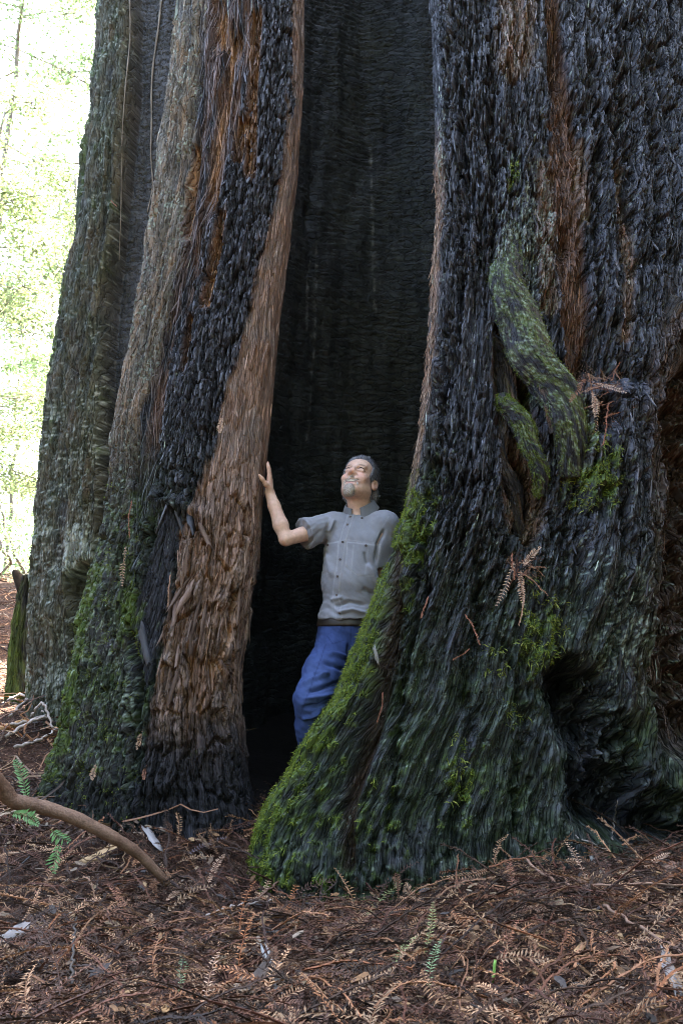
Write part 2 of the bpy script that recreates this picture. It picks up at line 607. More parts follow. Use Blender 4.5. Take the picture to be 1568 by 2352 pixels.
for path, wd, dp in [([(1078, -40), (1070, 300), (1060, 620), (1040, 900)], 9, .05), ([(1132, 60), (1128, 420), (1122, 760)], 8, .045), ([(1405, -40), (1420, 300), (1450, 560)], 10, .05),
                     ([(1500, 60), (1505, 420), (1490, 640)], 9, .045), ([(1030, 640), (1012, 1000), (960, 1400), (905, 1750), (880, 2010)], 10, .06), ([(1110, 1180), (1085, 1500), (1050, 1820), (1030, 2000)], 10, .055),
                     ([(1290, 1120), (1292, 1350), (1280, 1520)], 8, .045), ([(1400, 1050), (1405, 1300), (1395, 1500)], 8, .05), ([(985, 1100), (950, 1350), (900, 1600)], 8, .045), ([(1215, 1480), (1190, 1700), (1180, 1950)], 8, .05),
                     ([(1020, 40), (1024, 330), (1022, 560)], 7, .04), ([(1350, 60), (1365, 400), (1380, 720)], 8, .045), ([(1440, 1180), (1436, 1420)], 8, .045)]:
    d_, t_ = pl_dist(U + 22 * n_b + 26 * n_a, Vp, path)
    disp -= dp * np.exp(-(d_ / wd) ** 2) * smooth(0, .1, t_) * (1 - smooth(.9, 1, t_))
n_c = fbm(A * 60, Z * 40, 142, 3)
n_d = fbm(A * 130, Z * 60, 143, 2)
col = mix(np.broadcast_to(CHAR, P.shape).copy(), CHAR_HI, np.clip(.25 + 1.0 * (i1 - .5) + .5 * n_b, 0, 1))
# fissure with brown inner bark
dF, tF = pl_dist(U, Vp, [(1262, -60), (1280, 150), (1292, 300), (1302, 450), (1312, 600), (1326, 750), (1334, 860)])
wF = np.interp(tF, [0, .2, .35, .8, 1], [16, 20, 34, 34, 26]) * (1 + .35 * n_b)
mF = 1 - smooth(.75, 1.1, dF / wF)
disp -= mF * (.085 + .03 * n_b)
disp += mF * (.03 * fibre(A, Z, 150, 40, 4) - h * .7)
deep = np.maximum(np.exp(-(((U - 1276) / 16) ** 2 + ((Vp - 140) / 90) ** 2)), np.exp(-(((U - 1302) / 16) ** 2 + ((Vp - 545) / 34) ** 2)))
disp -= .12 * deep
col = mix(col, BROWN * .9, mF * np.clip(.8 + .5 * n_c, 0, 1))
# brown streaks of unburnt bark
for path, wd, dep in [([(1190, -40), (1185, 60), (1180, 150)], 46, .0), ([(1415, 380), (1445, 620), (1432, 780)], 13, .02), ([(1330, 330), (1350, 500)], 12, .02),
                      ([(1255, 380), (1250, 560), (1262, 700)], 24, .0)]:
    d, t = pl_dist(U, Vp, path)
    mk = 1 - smooth(.5, 1.2, d / (wd * (1 + .5 * n_b)))
    disp -= mk * dep
    col = mix(col, mix(np.broadcast_to(BROWN, P.shape), GREYB, np.clip(.4 + n_b, 0, 1)), mk * .8)
# brown hollow left of the twisting ridge
dH, tH = pl_dist(U, Vp, [(1152, 740), (1168, 850), (1190, 960), (1200, 1080), (1206, 1180), (1215, 1240)])
wH = np.interp(tH, [0, .2, .6, .9, 1], [18, 40, 52, 46, 20]) * (1 + .25 * n_b)
mH = 1 - smooth(.6, 1.15, dH / wH)
disp -= mH * .13
disp += mH * .03 * fibre(A, Z, 151, 34, 3)
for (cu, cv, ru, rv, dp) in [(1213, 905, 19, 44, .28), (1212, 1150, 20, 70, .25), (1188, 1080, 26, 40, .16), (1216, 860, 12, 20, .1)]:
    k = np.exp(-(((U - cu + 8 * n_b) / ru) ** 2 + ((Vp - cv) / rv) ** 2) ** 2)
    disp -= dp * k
    col = mix(col, CHAR * .6, k)  # burnt holes, their deep shade also put into the colour
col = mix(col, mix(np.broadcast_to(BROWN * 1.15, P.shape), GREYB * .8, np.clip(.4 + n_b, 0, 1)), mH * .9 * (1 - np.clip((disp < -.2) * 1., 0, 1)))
# twisting mossy ridge and the small one below it
dR, tR = pl_dist(U, Vp, [(1172, 540), (1156, 640), (1176, 740), (1218, 820), (1262, 890), (1296, 950), (1318, 1020), (1316, 1080)])
wR = np.interp(tR, [0, .15, .4, .8, 1], [24, 36, 52, 44, 26])
mR = np.sqrt(np.clip(1 - (dR / wR) ** 2, 0, 1))
disp += mR * .02
dr2, tr2 = pl_dist(U, Vp, [(1150, 945), (1178, 985), (1208, 1030), (1238, 1080), (1232, 1130)])
mr2 = np.sqrt(np.clip(1 - (dr2 / 21) ** 2, 0, 1))
disp += mr2 * .0
mRm = np.clip(mR * 1.2, 0, 1)
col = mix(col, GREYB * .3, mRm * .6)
# the crotch above the litter shelf is set back, the swelling below it stands forward
crotch = np.exp(-(((U - 1375 + .25 * (880 - Vp)) / 75) ** 2)) * smooth(640, 860, Vp) * (1 - smooth(868, 884, Vp))
disp -= .10 * crotch
swell = smooth(1318, 1350, U) * (1 - smooth(1430, 1510, U + 20 * n_b)) * smooth(872, 930, Vp + 22 * n_b + 10 * n_c) * (1 - smooth(1250, 1560, Vp))
disp += .11 * swell
disp -= .16 * np.exp(-(((U - 1372) / 20) ** 2 + ((Vp - 965) / 42) ** 2) ** 2)
swl = smooth(1020, 1090, U) * (1 - smooth(1120, 1150, U)) * smooth(900, 1100, Vp) * (1 - smooth(1200, 1300, Vp))
disp += .04 * swl
# hollow at the lower right, and the torn fibrous recess on the far right
lowhole = poly_soft(U + 30 * n_b, Vp + 34 * n_a, [(1270, 1555), (1310, 1530), (1362, 1560), (1400, 1640), (1430, 1740), (1500, 1830), (1560, 1870), (1620, 1930), (1500, 1940),
                                                   (1380, 1900), (1330, 1860), (1320, 1800), (1335, 1740), (1290, 1650)], 52)
disp -= .40 * lowhole * (1 + .4 * n_a) - .07 * lowhole * fbm(A * 26, Z * 16, 158, 4) - .05 * lowhole * (fb - .4)
knob = np.exp(-(((U - 1380) / 45) ** 2 + ((Vp - 1770) / 60) ** 2))
disp += .16 * knob * (1 + 1.2 * n_b)
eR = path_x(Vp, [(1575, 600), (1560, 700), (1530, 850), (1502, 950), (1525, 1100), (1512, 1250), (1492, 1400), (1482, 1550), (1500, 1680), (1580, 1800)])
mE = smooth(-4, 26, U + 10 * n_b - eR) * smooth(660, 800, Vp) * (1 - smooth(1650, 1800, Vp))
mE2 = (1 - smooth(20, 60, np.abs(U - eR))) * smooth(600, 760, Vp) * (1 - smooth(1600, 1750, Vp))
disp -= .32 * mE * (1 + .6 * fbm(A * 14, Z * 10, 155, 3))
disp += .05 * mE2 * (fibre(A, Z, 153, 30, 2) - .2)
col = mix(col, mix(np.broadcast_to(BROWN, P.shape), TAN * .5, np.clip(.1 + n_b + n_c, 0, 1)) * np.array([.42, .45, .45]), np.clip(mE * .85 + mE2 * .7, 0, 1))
# slabs at the foot, crease beside the mossy lobe
dC, tC = pl_dist(U, Vp, [(800, 1985), (796, 1900), (806, 1830), (840, 1720), (868, 1610), (886, 1500), (900, 1380), (912, 1270)])
wC = np.interp(tC, [0, .3, .8, 1], [20, 26, 30, 14]) * (1 + .3 * n_b)
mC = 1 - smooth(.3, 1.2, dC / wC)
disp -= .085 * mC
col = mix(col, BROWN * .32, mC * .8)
disp += .05 * np.exp(-(((U - 912) / 26) ** 2 + ((Vp - 1222) / 22) ** 2))           # the knob at the man's elbow
for path in ([(1180, 1800), (1190, 1900)], [(1215, 1790), (1222, 1890)], [(1150, 1470), (1180, 1560), (1186, 1640)], [(1010, 1830), (1000, 1960)], [(1150, 1260), (1175, 1300)]):
    d, t = pl_dist(U, Vp, path)
    disp -= .03 * (1 - smooth(2, 10, d))
# old bark edge along the opening
dEdge = U - path_x(Vp, D_L)
mEd = (1 - smooth(8, 24 + 8 * n_b, dEdge)) * smooth(250, 420, Vp) * (1 - smooth(1080, 1200, Vp))
col = mix(col, mix(np.broadcast_to(TAN * .75, P.shape), BROWN, np.clip(.5 + n_c * 1.5, 0, 1)), mEd * .85)
disp += .02 * mEd * (fibre(A, Z, 154, 60, 3) - .2)
# moss and lichen (albedo only where they grow)
green = low * np.clip(.7 + 1.1 * n_a, 0, 1) * (1 - lowhole) * (1 - mE)
green = np.maximum(green, .75 * (1 - smooth(30, 110, dEdge)) * smooth(900, 1150, Vp) * np.clip(.6 + n_a * 1.5, 0, 1))
col = mix(col, mix(np.broadcast_to(MOSSD, P.shape), np.array([.052, .082, .020]), np.clip(.25 + 1.1 * n_c + .7 * n_b, 0, 1)), np.clip(green * .9, 0, 1) * (1 - .7 * mC))
mossy = (1 - smooth(20, 150, dEdge)) * smooth(980, 1200, Vp) * .9
mossy = np.maximum(mossy, .55 * smooth(1500, 1850, Vp) * (1 - smooth(850, 1100, U)))
mossy = np.maximum(mossy, np.exp(-(((U - 1355) / 70) ** 2 + ((Vp - 1110) / 80) ** 2)))
mossy = np.maximum(mossy, .75 * np.exp(-(((U - 1060) / 80) ** 2 + ((Vp - 1800) / 120) ** 2)))
mossy = np.maximum(mossy, .9 * np.exp(-(((U - 1235) / 70) ** 2 + ((Vp - 1470) / 110) ** 2)))
mossy = np.maximum(mossy, np.clip(mRm * .62, 0, 1) * smooth(560, 680, Vp))
mossy = np.maximum(mossy, .9 * np.exp(-(((U - 1178) / 22) ** 2 + ((Vp - 400) / 60) ** 2)))
mo = np.clip((mossy + .9 * n_b + .35 * n_c - .55) * 2.2, 0, 1) * (1 - mC)
col = mix(col, mix(np.broadcast_to(MOSS, P.shape), MOSS * 1.7, np.clip(n_c + .3, 0, 1)), mo * .9)
disp += .010 * mo * (1 + n_c)
SURF_mo = mo
li = .5 * np.exp(-(((U - 1215) / 70) ** 2 + ((Vp - 560) / 190) ** 2)) + .25 * mRm + .22 * low * smooth(1080, 1300, U) * (1 - smooth(1500, 1700, Vp)) \
    + .35 * np.exp(-(((U - 1290) / 40) ** 2 + ((Vp - 1700) / 40) ** 2)) + .3 * np.exp(-(((U - 1015) / 10) ** 2 + ((Vp - 300) / 300) ** 2)) \
    + .3 * np.exp(-(((U - 1430) / 60) ** 2 + ((Vp - 1420) / 120) ** 2)) + .18
lm = np.clip((li + .95 * n_d + .45 * n_b - .62) * 5, 0, 1) * (1 - lowhole) * (1 - mF)
col = mix(col, LICH * (0.75 if True else 1), lm * .8)
fadeE = np.clip(smooth(0, .06, (P[..., 0] - P[:, :1, 0])), .25, 1)
disp = disp * front * fadeE
Pd = P + Nn * disp[..., None]
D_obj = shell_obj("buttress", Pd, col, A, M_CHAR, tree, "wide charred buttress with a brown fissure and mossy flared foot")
SURF['D'] = (Pd, grid_normals(Pd), U, Vp, A, col, dict(mF=mF, mH=mH, mR=mRm, mC=mC, hole=lowhole, mE=mE, mo=mo, low=low, edge=mEd))

# --- left buttress: char band, bare bark strip, mossy foot
P, A, FR = shell_grid(B_L, B_R, 3.75, 3.47, .30, .55, 300, 640, -.3, 4.75, 10, e=2.1, lean=.02, flare=.1, zflare=.4)
U, Vp = proj(P)
Nn = grid_normals(P)
Z = P[..., 2]
front = np.where(FR, 1.0, 0.0)[None]
bnd1 = path_x(Vp, [(668, -50), (668, 150), (650, 350), (622, 500), (603, 570), (568, 740), (528, 880), (503, 1000), (478, 1080), (452, 1150), (412, 1220), (396, 1350),
                   (380, 1450), (365, 1600), (335, 1720), (320, 1860)])
bnd2 = path_x(Vp, [(600, -50), (575, 150), (552, 300), (512, 420), (470, 560), (440, 700), (395, 850), (368, 1000), (345, 1150), (320, 1300), (300, 1500), (280, 1860)])
bnd0 = path_x(Vp, [(478, -50), (468, 150), (455, 300), (440, 450), (425, 600), (400, 720), (370, 850), (340, 960), (310, 1100)])
n_a = fbm(A * 7, Z * 5, 240, 4)
n_b = fbm(A * 30, Z * 14, 241, 3)
n_c = fbm(A * 70, Z * 40, 242, 3)
n_d = fbm(A * 120, Z * 55, 244, 2)
n_f = fbm(A * 22, Z * 2.2, 243, 4)
Ub = U + 26 * n_f + 10 * n_b
bare = smooth(-6, 6, Ub - bnd1)
chb = smooth(-8, 8, Ub - bnd2) * (1 - bare)
outer = 1 - smooth(-10, 10, Ub - bnd0)
mid = np.clip(1 - bare - chb - outer, 0, 1)
foot = smooth(900, 1250, Vp) * (1 - bare)
h, i1, i2, e1, e2 = char_flakes(A, Z, 200, .0115, .075)
fbw = fibre(A, Z, 226, 12, .8)
fb = fibre(A, Z, 220, 26, 1.5)
fbL = fibre(A, Z, 221, 13, 1.0)
# peeling strips of the bare bark
wa = A + .02 * fbm(A * 6, Z * 3, 222, 3) + .012 * np.sin(Z * 9 + 3 * n_a)
s1, sE, sI, sdx, sdy = worley(wa / .034, Z / .20, 223)
s2, sE2, sI2, _, sdy2 = worley(wa / .014, Z / .13, 224)
strip = .024 * sI - .018 * (1 - smooth(0, .14, sE)) - .004 * sdy * sI + .008 * sI2 - .006 * (1 - smooth(0, .15, sE2)) + .012 * (fb - .4)
lowb = smooth(1000, 1300, Vp)
disp = bare * (strip * (.30 + 1.5 * lowb) + .006 * fb) + chb * (h * .9 + .012 + .035 * (fbw - .45)) + outer * (.060 * (fbL - .4) + .020 * fb + h * .25) + mid * (.06 * (fbL - .55) + .02 * (fb - .5))
disp = disp * (1 - foot * (1 - chb) * .45) + foot * (1 - bare) * (h * .55 + .03 * (fibre(A, Z, 225, 12, 1.6) - .4))
disp += .03 * fbm(A * 3.5, Z * .9, 230, 3)
disp += .03 * smooth(1100, 1250, Vp) * fbm(A * 9, Z * 11, 231, 3) * bare
col = mix(np.broadcast_to(CHAR, P.shape).copy(), CHAR_HI, np.clip(.25 + i1 - .5 + .5 * n_b, 0, 1))
# outer grey weathered ridge
cg = mix(np.broadcast_to(GREYB * .75, P.shape), TAN * .75, np.clip(n_f * 1.6 + .15, 0, 1))
cg = mix(cg, CHAR * 1.2, np.clip(1.1 - fbL * 1.9 + n_b * .6, 0, 1))  # groove shade put into the colour, following the fibre relief
col = mix(col, cg, outer * (1 - foot * .8))
# furrowed middle with orange torn wood
cm = mix(np.broadcast_to(BROWN * .55, P.shape), CHAR, np.clip(.5 + n_f * 1.8, 0, 1))
col = mix(col, cm, mid * (1 - foot))
for path, wd in [([(592, 20), (584, 140), (578, 300), (572, 430)], 15), ([(548, 60), (520, 200), (500, 330), (484, 500)], 17), ([(515, 480), (492, 600), (470, 720)], 13),
                 ([(560, 270), (545, 380)], 14), ([(440, 720), (425, 860)], 8), ([(500, -20), (515, 120)], 20), ([(450, 330), (430, 560)], 9)]:
    d, t = pl_dist(U, Vp, path)
    mk = (1 - smooth(.4, 1.2, d / (wd * (1 + .5 * n_f)))) * smooth(0, .06, t) * (1 - smooth(.9, 1, t))
    disp -= .05 * mk
    col = mix(col, mix(np.broadcast_to(ORANGE * .8, P.shape), BROWN * .6, np.clip(.5 + 1.8 * n_f, 0, 1)), mk * .9)
# bare strip
cb = mix(np.broadcast_to(np.array([.29, .185, .135]), P.shape), np.array([.15, .085, .055]), np.clip(.5 + 1.5 * n_f, 0, 1))
cb = mix(cb, np.array([.20, .165, .145]), np.clip(.35 + 1.6 * n_a + .6 * n_b, 0, 1) * (.75 - .35 * lowb))
cb = mix(cb, ORANGE * .75, np.clip((1 - smooth(0, .16, sE)) * 1.1 * (.3 + .7 * lowb) + .4 * n_b * lowb, 0, .85))
cb = mix(cb, np.array([.23, .18, .145]), np.clip((sI - .6) * 2, 0, 1) * lowb * .8)
cb = mix(cb, CHAR, np.clip(smooth(1560, 1760, Vp + 60 * n_a) * .95, 0, 1))
cb = mix(cb, CHAR, np.clip((sI2 - .68) * 2.5, 0, 1) * lowb * .7)
col = mix(col, cb, bare)
# flat blue grey slab between the char and the foot
slab = poly_soft(U, Vp, [(385, 1150), (415, 1210), (396, 1330), (370, 1480), (345, 1580), (318, 1560), (300, 1480), (330, 1350), (360, 1240)], 8)
disp = disp * (1 - .8 * slab) + slab * .012
col = mix(col, CHAR * 1.5, slab * .8)
dC, tC = pl_dist(U, Vp, [(300, 1440), (318, 1520), (322, 1600), (318, 1700), (325, 1790)])
mC = 1 - smooth(2, np.interp(tC, [0, .4, 1], [10, 16, 7]), dC)
disp -= .07 * mC
dC2, _ = pl_dist(U, Vp, [(208, 1400), (196, 1480), (205, 1400)])
lip = (1 - smooth(0, 16, np.abs(Vp - path_x(U, [(0, 0)]) - 1e9)))      # no lip
# torn lower end of the char band
d, t = pl_dist(U, Vp, [(380, 1148), (430, 1165), (470, 1185)])
disp += .03 * (1 - smooth(0, 26, d))
# moss, lichen
gf = foot * np.clip(.6 + 1.1 * n_a, 0, 1) * (1 - chb * smooth(360, 420, U) * .6)
col = mix(col, mix(np.broadcast_to(MOSSD, P.shape), np.array([.052, .082, .020]), np.clip(.25 + 1.1 * n_c + .7 * n_b, 0, 1)), np.clip(gf, 0, 1) * .88 * (1 - slab))
mossy = .55 * foot * (1 - smooth(300, 420, U)) + .8 * np.exp(-(((U - 305) / 22) ** 2 + ((Vp - 1410) / 60) ** 2)) + .6 * (1 - smooth(4, 30, U - path_x(Vp, B_L))) * smooth(1200, 1400, Vp) \
    + .35 * np.exp(-(((U - 455) / 30) ** 2 + ((Vp - 1690) / 60) ** 2))
mo = np.clip((mossy + .9 * n_b + .3 * n_c - .62) * 2.2, 0, 1) * (1 - mC)
col = mix(col, mix(np.broadcast_to(MOSS * .85, P.shape), MOSS * 1.5, np.clip(n_c + .3, 0, 1)), mo * .85)
li = .26 * foot * (1 - smooth(280, 380, U)) + (.22 + .5 * n_a) * outer * (1 - foot) + .1 + .3 * np.exp(-(((U - 300) / 26) ** 2 + ((Vp - 1600) / 60) ** 2)) - .3 * bare * (1 - .5 * lowb)
lm = np.clip((li + .95 * n_d + .4 * n_b - .60) * 5, 0, 1)
col = mix(col, LICH * .72, lm * .8)
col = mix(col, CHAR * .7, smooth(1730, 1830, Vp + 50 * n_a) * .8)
fadeE = np.clip(np.minimum(smooth(0, .05, P[..., 0] - P[:, :1, 0]), smooth(0, .05, P[:, 299:300, 0] - P[..., 0])), .3, 1)
disp = disp * front * fadeE
Pd = P + Nn * disp[..., None]
B_obj = shell_obj("buttress", Pd, col, A, M_BARK, tree, "buttress with a bare reddish bark strip the man leans on")
SURF['B'] = (Pd, grid_normals(Pd), U, Vp, A, col, dict(bare=bare, chb=chb, outer=outer, mid=mid, foot=foot, lowb=lowb, slab=slab))

# --- rear left buttress: bark strip, grey burnt face set back beside it
P, A, FR = shell_grid(A_L, [(470, 0), (455, 700), (440, 1200), (420, 1650)], 4.5, 4.35, .26, .6, 150, 500, -.1, 5.9, 11, e=2.0, lean=.02, flare=.06)
U, Vp = proj(P)
Nn = grid_normals(P)
Z = P[..., 2]
front = np.where(FR, 1.0, 0.0)[None]
n_a = fbm(A * 6, Z * 4, 340, 4)
n_b = fbm(A * 26, Z * 10, 341, 3)
n_c = fbm(A * 60, Z * 30, 342, 3)
n_d = fbm(A * 100, Z * 40, 344, 2)
n_f = fbm(A * 20, Z * 2, 343, 4)
bA = path_x(Vp, [(297, -50), (292, 200), (273, 400), (256, 560), (241, 650), (233, 800), (226, 1000), (231, 1150), (226, 1285), (170, 1320), (166, 1650)])
face = smooth(-5, 5, U + 6 * n_f - bA)
fbL = fibre(A, Z, 321, 12, .9)
fb = fibre(A, Z, 320, 30, 1.8)
h, i1, i2, e1, e2 = char_flakes(A, Z, 300, .014, .06)
rw = Z + .02 * fbm(A * 5, Z * 3, 310, 3)
rp, rE, rI, rdx, rdy = worley(A / .10 + .3 * n_f, rw / .034, 311, .8)
disp = (1 - face) * (.075 * (fbL - .45) + .025 * (fb - .4) + h * .35 + .03) + face * (-.17 + .006 * rI - .006 * (1 - smooth(0, .18, rE)) - .006 * rdy)
disp += .03 * fbm(A * 4, Z * .8, 330, 3)
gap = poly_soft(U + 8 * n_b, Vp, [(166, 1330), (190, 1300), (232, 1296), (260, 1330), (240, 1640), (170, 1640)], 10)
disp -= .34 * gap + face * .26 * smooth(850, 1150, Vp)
col = mix(np.broadcast_to(GREYB * np.array([.62, .66, .62]), P.shape).copy(), BROWN * .8, np.clip(n_f * 2 - .35, 0, 1))
col = mix(col, CHAR * 1.1, np.clip(1.15 - fbL * 1.9 + .5 * n_b, 0, 1) * .92)  # furrows darkened in the colour where shade would sit
col = mix(col, MOSSD * 1.5, np.clip(.65 + 1.4 * n_a, 0, 1) * .65)
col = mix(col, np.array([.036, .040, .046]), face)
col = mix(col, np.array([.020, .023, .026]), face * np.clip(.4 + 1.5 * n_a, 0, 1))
col = mix(col, CHAR * .6, np.maximum(gap * .9, face * .7 * smooth(900, 1150, Vp)))  # recess and gap near black: depth shade put into the colour
edge = 1 - smooth(0, 7, U - path_x(Vp, A_L))
mo = np.clip((.45 + edge * .5 + .9 * n_b + .8 * n_a - .75) * 2.2, 0, 1) * (1 - face)
col = mix(col, MOSS, mo * .7)
li = .27 + .5 * n_a + .85 * np.exp(-(((U - 185) / 30) ** 2 + ((Vp - 1265) / 45) ** 2)) + .2 * smooth(700, 1300, Vp) + .12 * n_f
lm = np.clip((li + .95 * n_d + .5 * n_b - .60) * 5, 0, 1) * np.clip(1 - face + 1.0 * np.exp(-(((U - 190) / 40) ** 2 + ((Vp - 1265) / 45) ** 2)), 0, 1) * (1 - gap)
col = mix(col, np.array([.32, .36, .33]), lm * .8)
disp *= front * np.clip(smooth(0, .06, P[..., 0] - P[:, :1, 0]), .35, 1)
Pd = P + Nn * disp[..., None]
A_obj = shell_obj("buttress", Pd, col, A, M_BARK, tree, "grey lichen spotted bark strip beside a smooth burnt face")
A_obj.data.materials.append(M_WALL)
_fm = (face > .5) & (FR[None] | False) & (gap < .5)
_mi = np.zeros(len(A_obj.data.polygons), np.int32)
_mi[:(A.shape[0] - 1) * A.shape[1]] = _fm[:-1].ravel()
A_obj.data.polygons.foreach_set("material_index", _mi)
SURF['A'] = (Pd, grid_normals(Pd), U, Vp, A, col, {})

# --- inside of the hollow: rippled charcoal wall, concave, thick behind
nF, nz = 200, 440
zs = np.concatenate([np.linspace(-.35, 6.8, nz), np.linspace(6.8, 10.5, 10)[1:]])
th = np.linspace(0, pi, nF)
c = -np.cos(th)
xl, xr = -.66 + .03 * zs, 1.35 + 0 * zs
yl, yr = 3.92 + .015 * zs, 3.95 + .015 * zs
dep = np.interp(zs, [-.4, 1.0, 2.0, 3.5, 6, 10], [1.7, 1.6, 1.25, 1.0, .85, .7])
Pi = np.stack([xl[:, None] + (xr - xl)[:, None] * (c + 1) / 2, yl[:, None] + (yr - yl)[:, None] * (c + 1) / 2 + dep[:, None] * (np.sin(th) ** .8)[None],
               np.broadcast_to(zs[:, None], (len(zs), nF))], -1)
sb = np.linspace(0, 1, 20)
Pb = np.stack([(xr + .25)[:, None] - (xr - xl + .5)[:, None] * sb, yr[:, None] + (dep[:, None] + .45) * (np.sin(pi * sb) ** .6)[None] + 0 * sb, np.broadcast_to(zs[:, None], (len(zs), 20))], -1)
arc = np.concatenate([[0], np.cumsum(np.linalg.norm(np.diff(Pi[300], axis=0), axis=1))])
A = np.broadcast_to(arc[None], (len(zs), nF))
Z = Pi[..., 2]
n_a = fbm(A * 3, Z * 2, 440, 4)
n_f = fbm(A * 18, Z * 1.4, 443, 4)
n_b = fbm(A * 22, Z * 12, 441, 3)
sag = .10 * np.sin(A * 2.6 + 1) + .05 * fbm(A * 2.2, Z * .8, 444, 3)
zz = Z + sag + .010 * fbm(A * 14, Z * 8, 445, 3)
f1, rE, rI, rdx, rdy = worley(A / .085 + .35 * np.floor(zz / .042), zz / .042, 411, .55)
vcr, _ = pl_dist(A, Z, [(.55, -1), (.56, 2), (.54, 4), (.57, 7)])
rip = np.abs(np.mod(zz / .042, 1) - .5) * 2
disp = -.014 * (1 - rip) ** 1.5 * np.clip(.8 + .8 * n_a, .3, 1.5) + .006 * rI - .007 * (1 - smooth(0, .15, rE)) + .09 * fbm(A * 2.6, Z * .4, 430, 3) + .01 * fbm(A * 8, Z * 3, 431, 2)
UU, VV = proj(Pi)
for (cu, cv, ru, rv, dp) in [(705, 500, 10, 26, .05), (715, 440, 6, 22, .03), (895, 300, 14, 100, .02)]:
    disp -= dp * np.exp(-(((UU - cu) / ru) ** 2 + ((VV - cv) / rv) ** 2))
Ni = -np.cross(np.gradient(Pi, axis=1), np.gradient(Pi, axis=0))
Ni /= np.linalg.norm(Ni, axis=-1, keepdims=True)
Ni *= np.sign((Ni[..., 1:2] * -1))                # towards the opening
Pi2 = Pi + Ni * disp[..., None]
cw = mix(np.broadcast_to(np.array([.015, .0165, .0165]), Pi.shape).copy(), np.array([.038, .041, .040]), np.clip(.45 + 1.2 * n_a + .7 * n_b, 0, 1))
cw = mix(cw, np.array([.075, .078, .078]), np.clip((n_f - .22) * 3, 0, 1) * .5)
for path in ([(852, 330), (856, 560), (858, 640), (862, 740)], [(722, 560), (718, 800), (706, 1010)], [(703, 600), (700, 760)]):
    d, t = pl_dist(UU, VV, path)
    cw = mix(cw, np.array([.16, .16, .15]), (1 - smooth(1, 4, d)) * np.clip(.3 + 2 * n_b, 0, 1))
Pall = np.concatenate([Pi2, Pb], 1)
Aall = np.concatenate([A, np.broadcast_to(A[:, -1:], (len(zs), 20))], 1)
call = np.concatenate([cw, np.broadcast_to(CHAR, Pb.shape)], 1)
shell_obj("hollow_wall", Pall, call, Aall, M_WALL, tree, "rippled charcoal wall deep inside the burnt hollow")

# burnt floor of the hollow: dark sheet, deep shade put into its colour
fx_, fy_ = np.meshgrid(np.linspace(-.62, 1.3, 40), np.linspace(3.42, 5.4, 40))
fz_ = gz(fx_, fy_) + .02
fi = np.arange(39)[:, None] * 40 + np.arange(39)[None]
FQ_ = np.stack([fi, fi + 1, fi + 41, fi + 40], -1).reshape(-1, 4)
obj("ground", new_mesh("ground", np.stack([fx_, fy_, fz_], -1).reshape(-1, 3), FQ_, tint_mat("char_and_shade", (.004, .004, .004), (.012, .011, .010), .9, .1, 30, (1, 1, 1), .01, 0)), kind="structure")

# ------------------------------------------------------------------ pieces on the trunks
def surf_hit(key, u, v):
    Pd, Nd, U, Vp = SURF[key][:4]
    if 'uv' not in SURF[key][-1]:
        SURF[key][-1]['uv'] = proj(Pd)
    uu, vv = SURF[key][-1]['uv']
    d = (uu - u) ** 2 + (vv - v) ** 2 + np.where(Nd[..., 1] < 0.1, 0, 1e6)
    i = np.unravel_index(np.argmin(d), d.shape)
    return Pd[i], Nd[i]

def plate_template(seed, nx=3, ny=5, thick=.12, ragged=.35, curl=.25):
    """an irregular bent flake, unit size: x -.5.. .5, y -.5.. .5 (upper end at +y), z out"""
    r = np.random.default_rng(seed)
    xs, ys = np.linspace(-.5, .5, nx), np.linspace(-.5, .5, ny)
    X, Y = np.meshgrid(xs, ys)
    wdt = 1 - .45 * np.abs(ys * 2) ** 3 * r.uniform(.3, 1, ny)
    X = X * wdt[:, None] + .12 * r.normal(size=(ny, 1)) * .6
    Y = Y + ragged * .3 * r.normal(size=(1, nx)) * np.abs(ys)[:, None] * 2
    Zt = curl * (X ** 2) * -1.2 + .08 * r.normal(size=X.shape) * .5 + .10 * (ys[:, None] * 2) ** 2 * r.uniform(-.5, 1)
    top = np.stack([X, Y, Zt + thick / 2], -1).reshape(-1, 3)
    bot = np.stack([X * .92, Y * .96, Zt - thick / 2], -1).reshape(-1, 3)
    n = nx * ny
    i = np.arange(ny - 1)[:, None] * nx
    j = np.arange(nx - 1)[None]
    Q = np.stack([i + j, i + j + 1, i + nx + j + 1, i + nx + j], -1).reshape(-1, 4)
    ring = list(range(nx)) + [k * nx + nx - 1 for k in range(1, ny)] + [(ny - 1) * nx + k for k in range(nx - 2, -1, -1)] + [k * nx for k in range(ny - 2, 0, -1)]
    ring = np.array(ring)
    nx_ = np.roll(ring, -1)
    W = np.stack([ring + n, nx_ + n, nx_, ring], -1)
    return np.vstack([top, bot]), np.vstack([Q, Q[:, ::-1] + n, W])

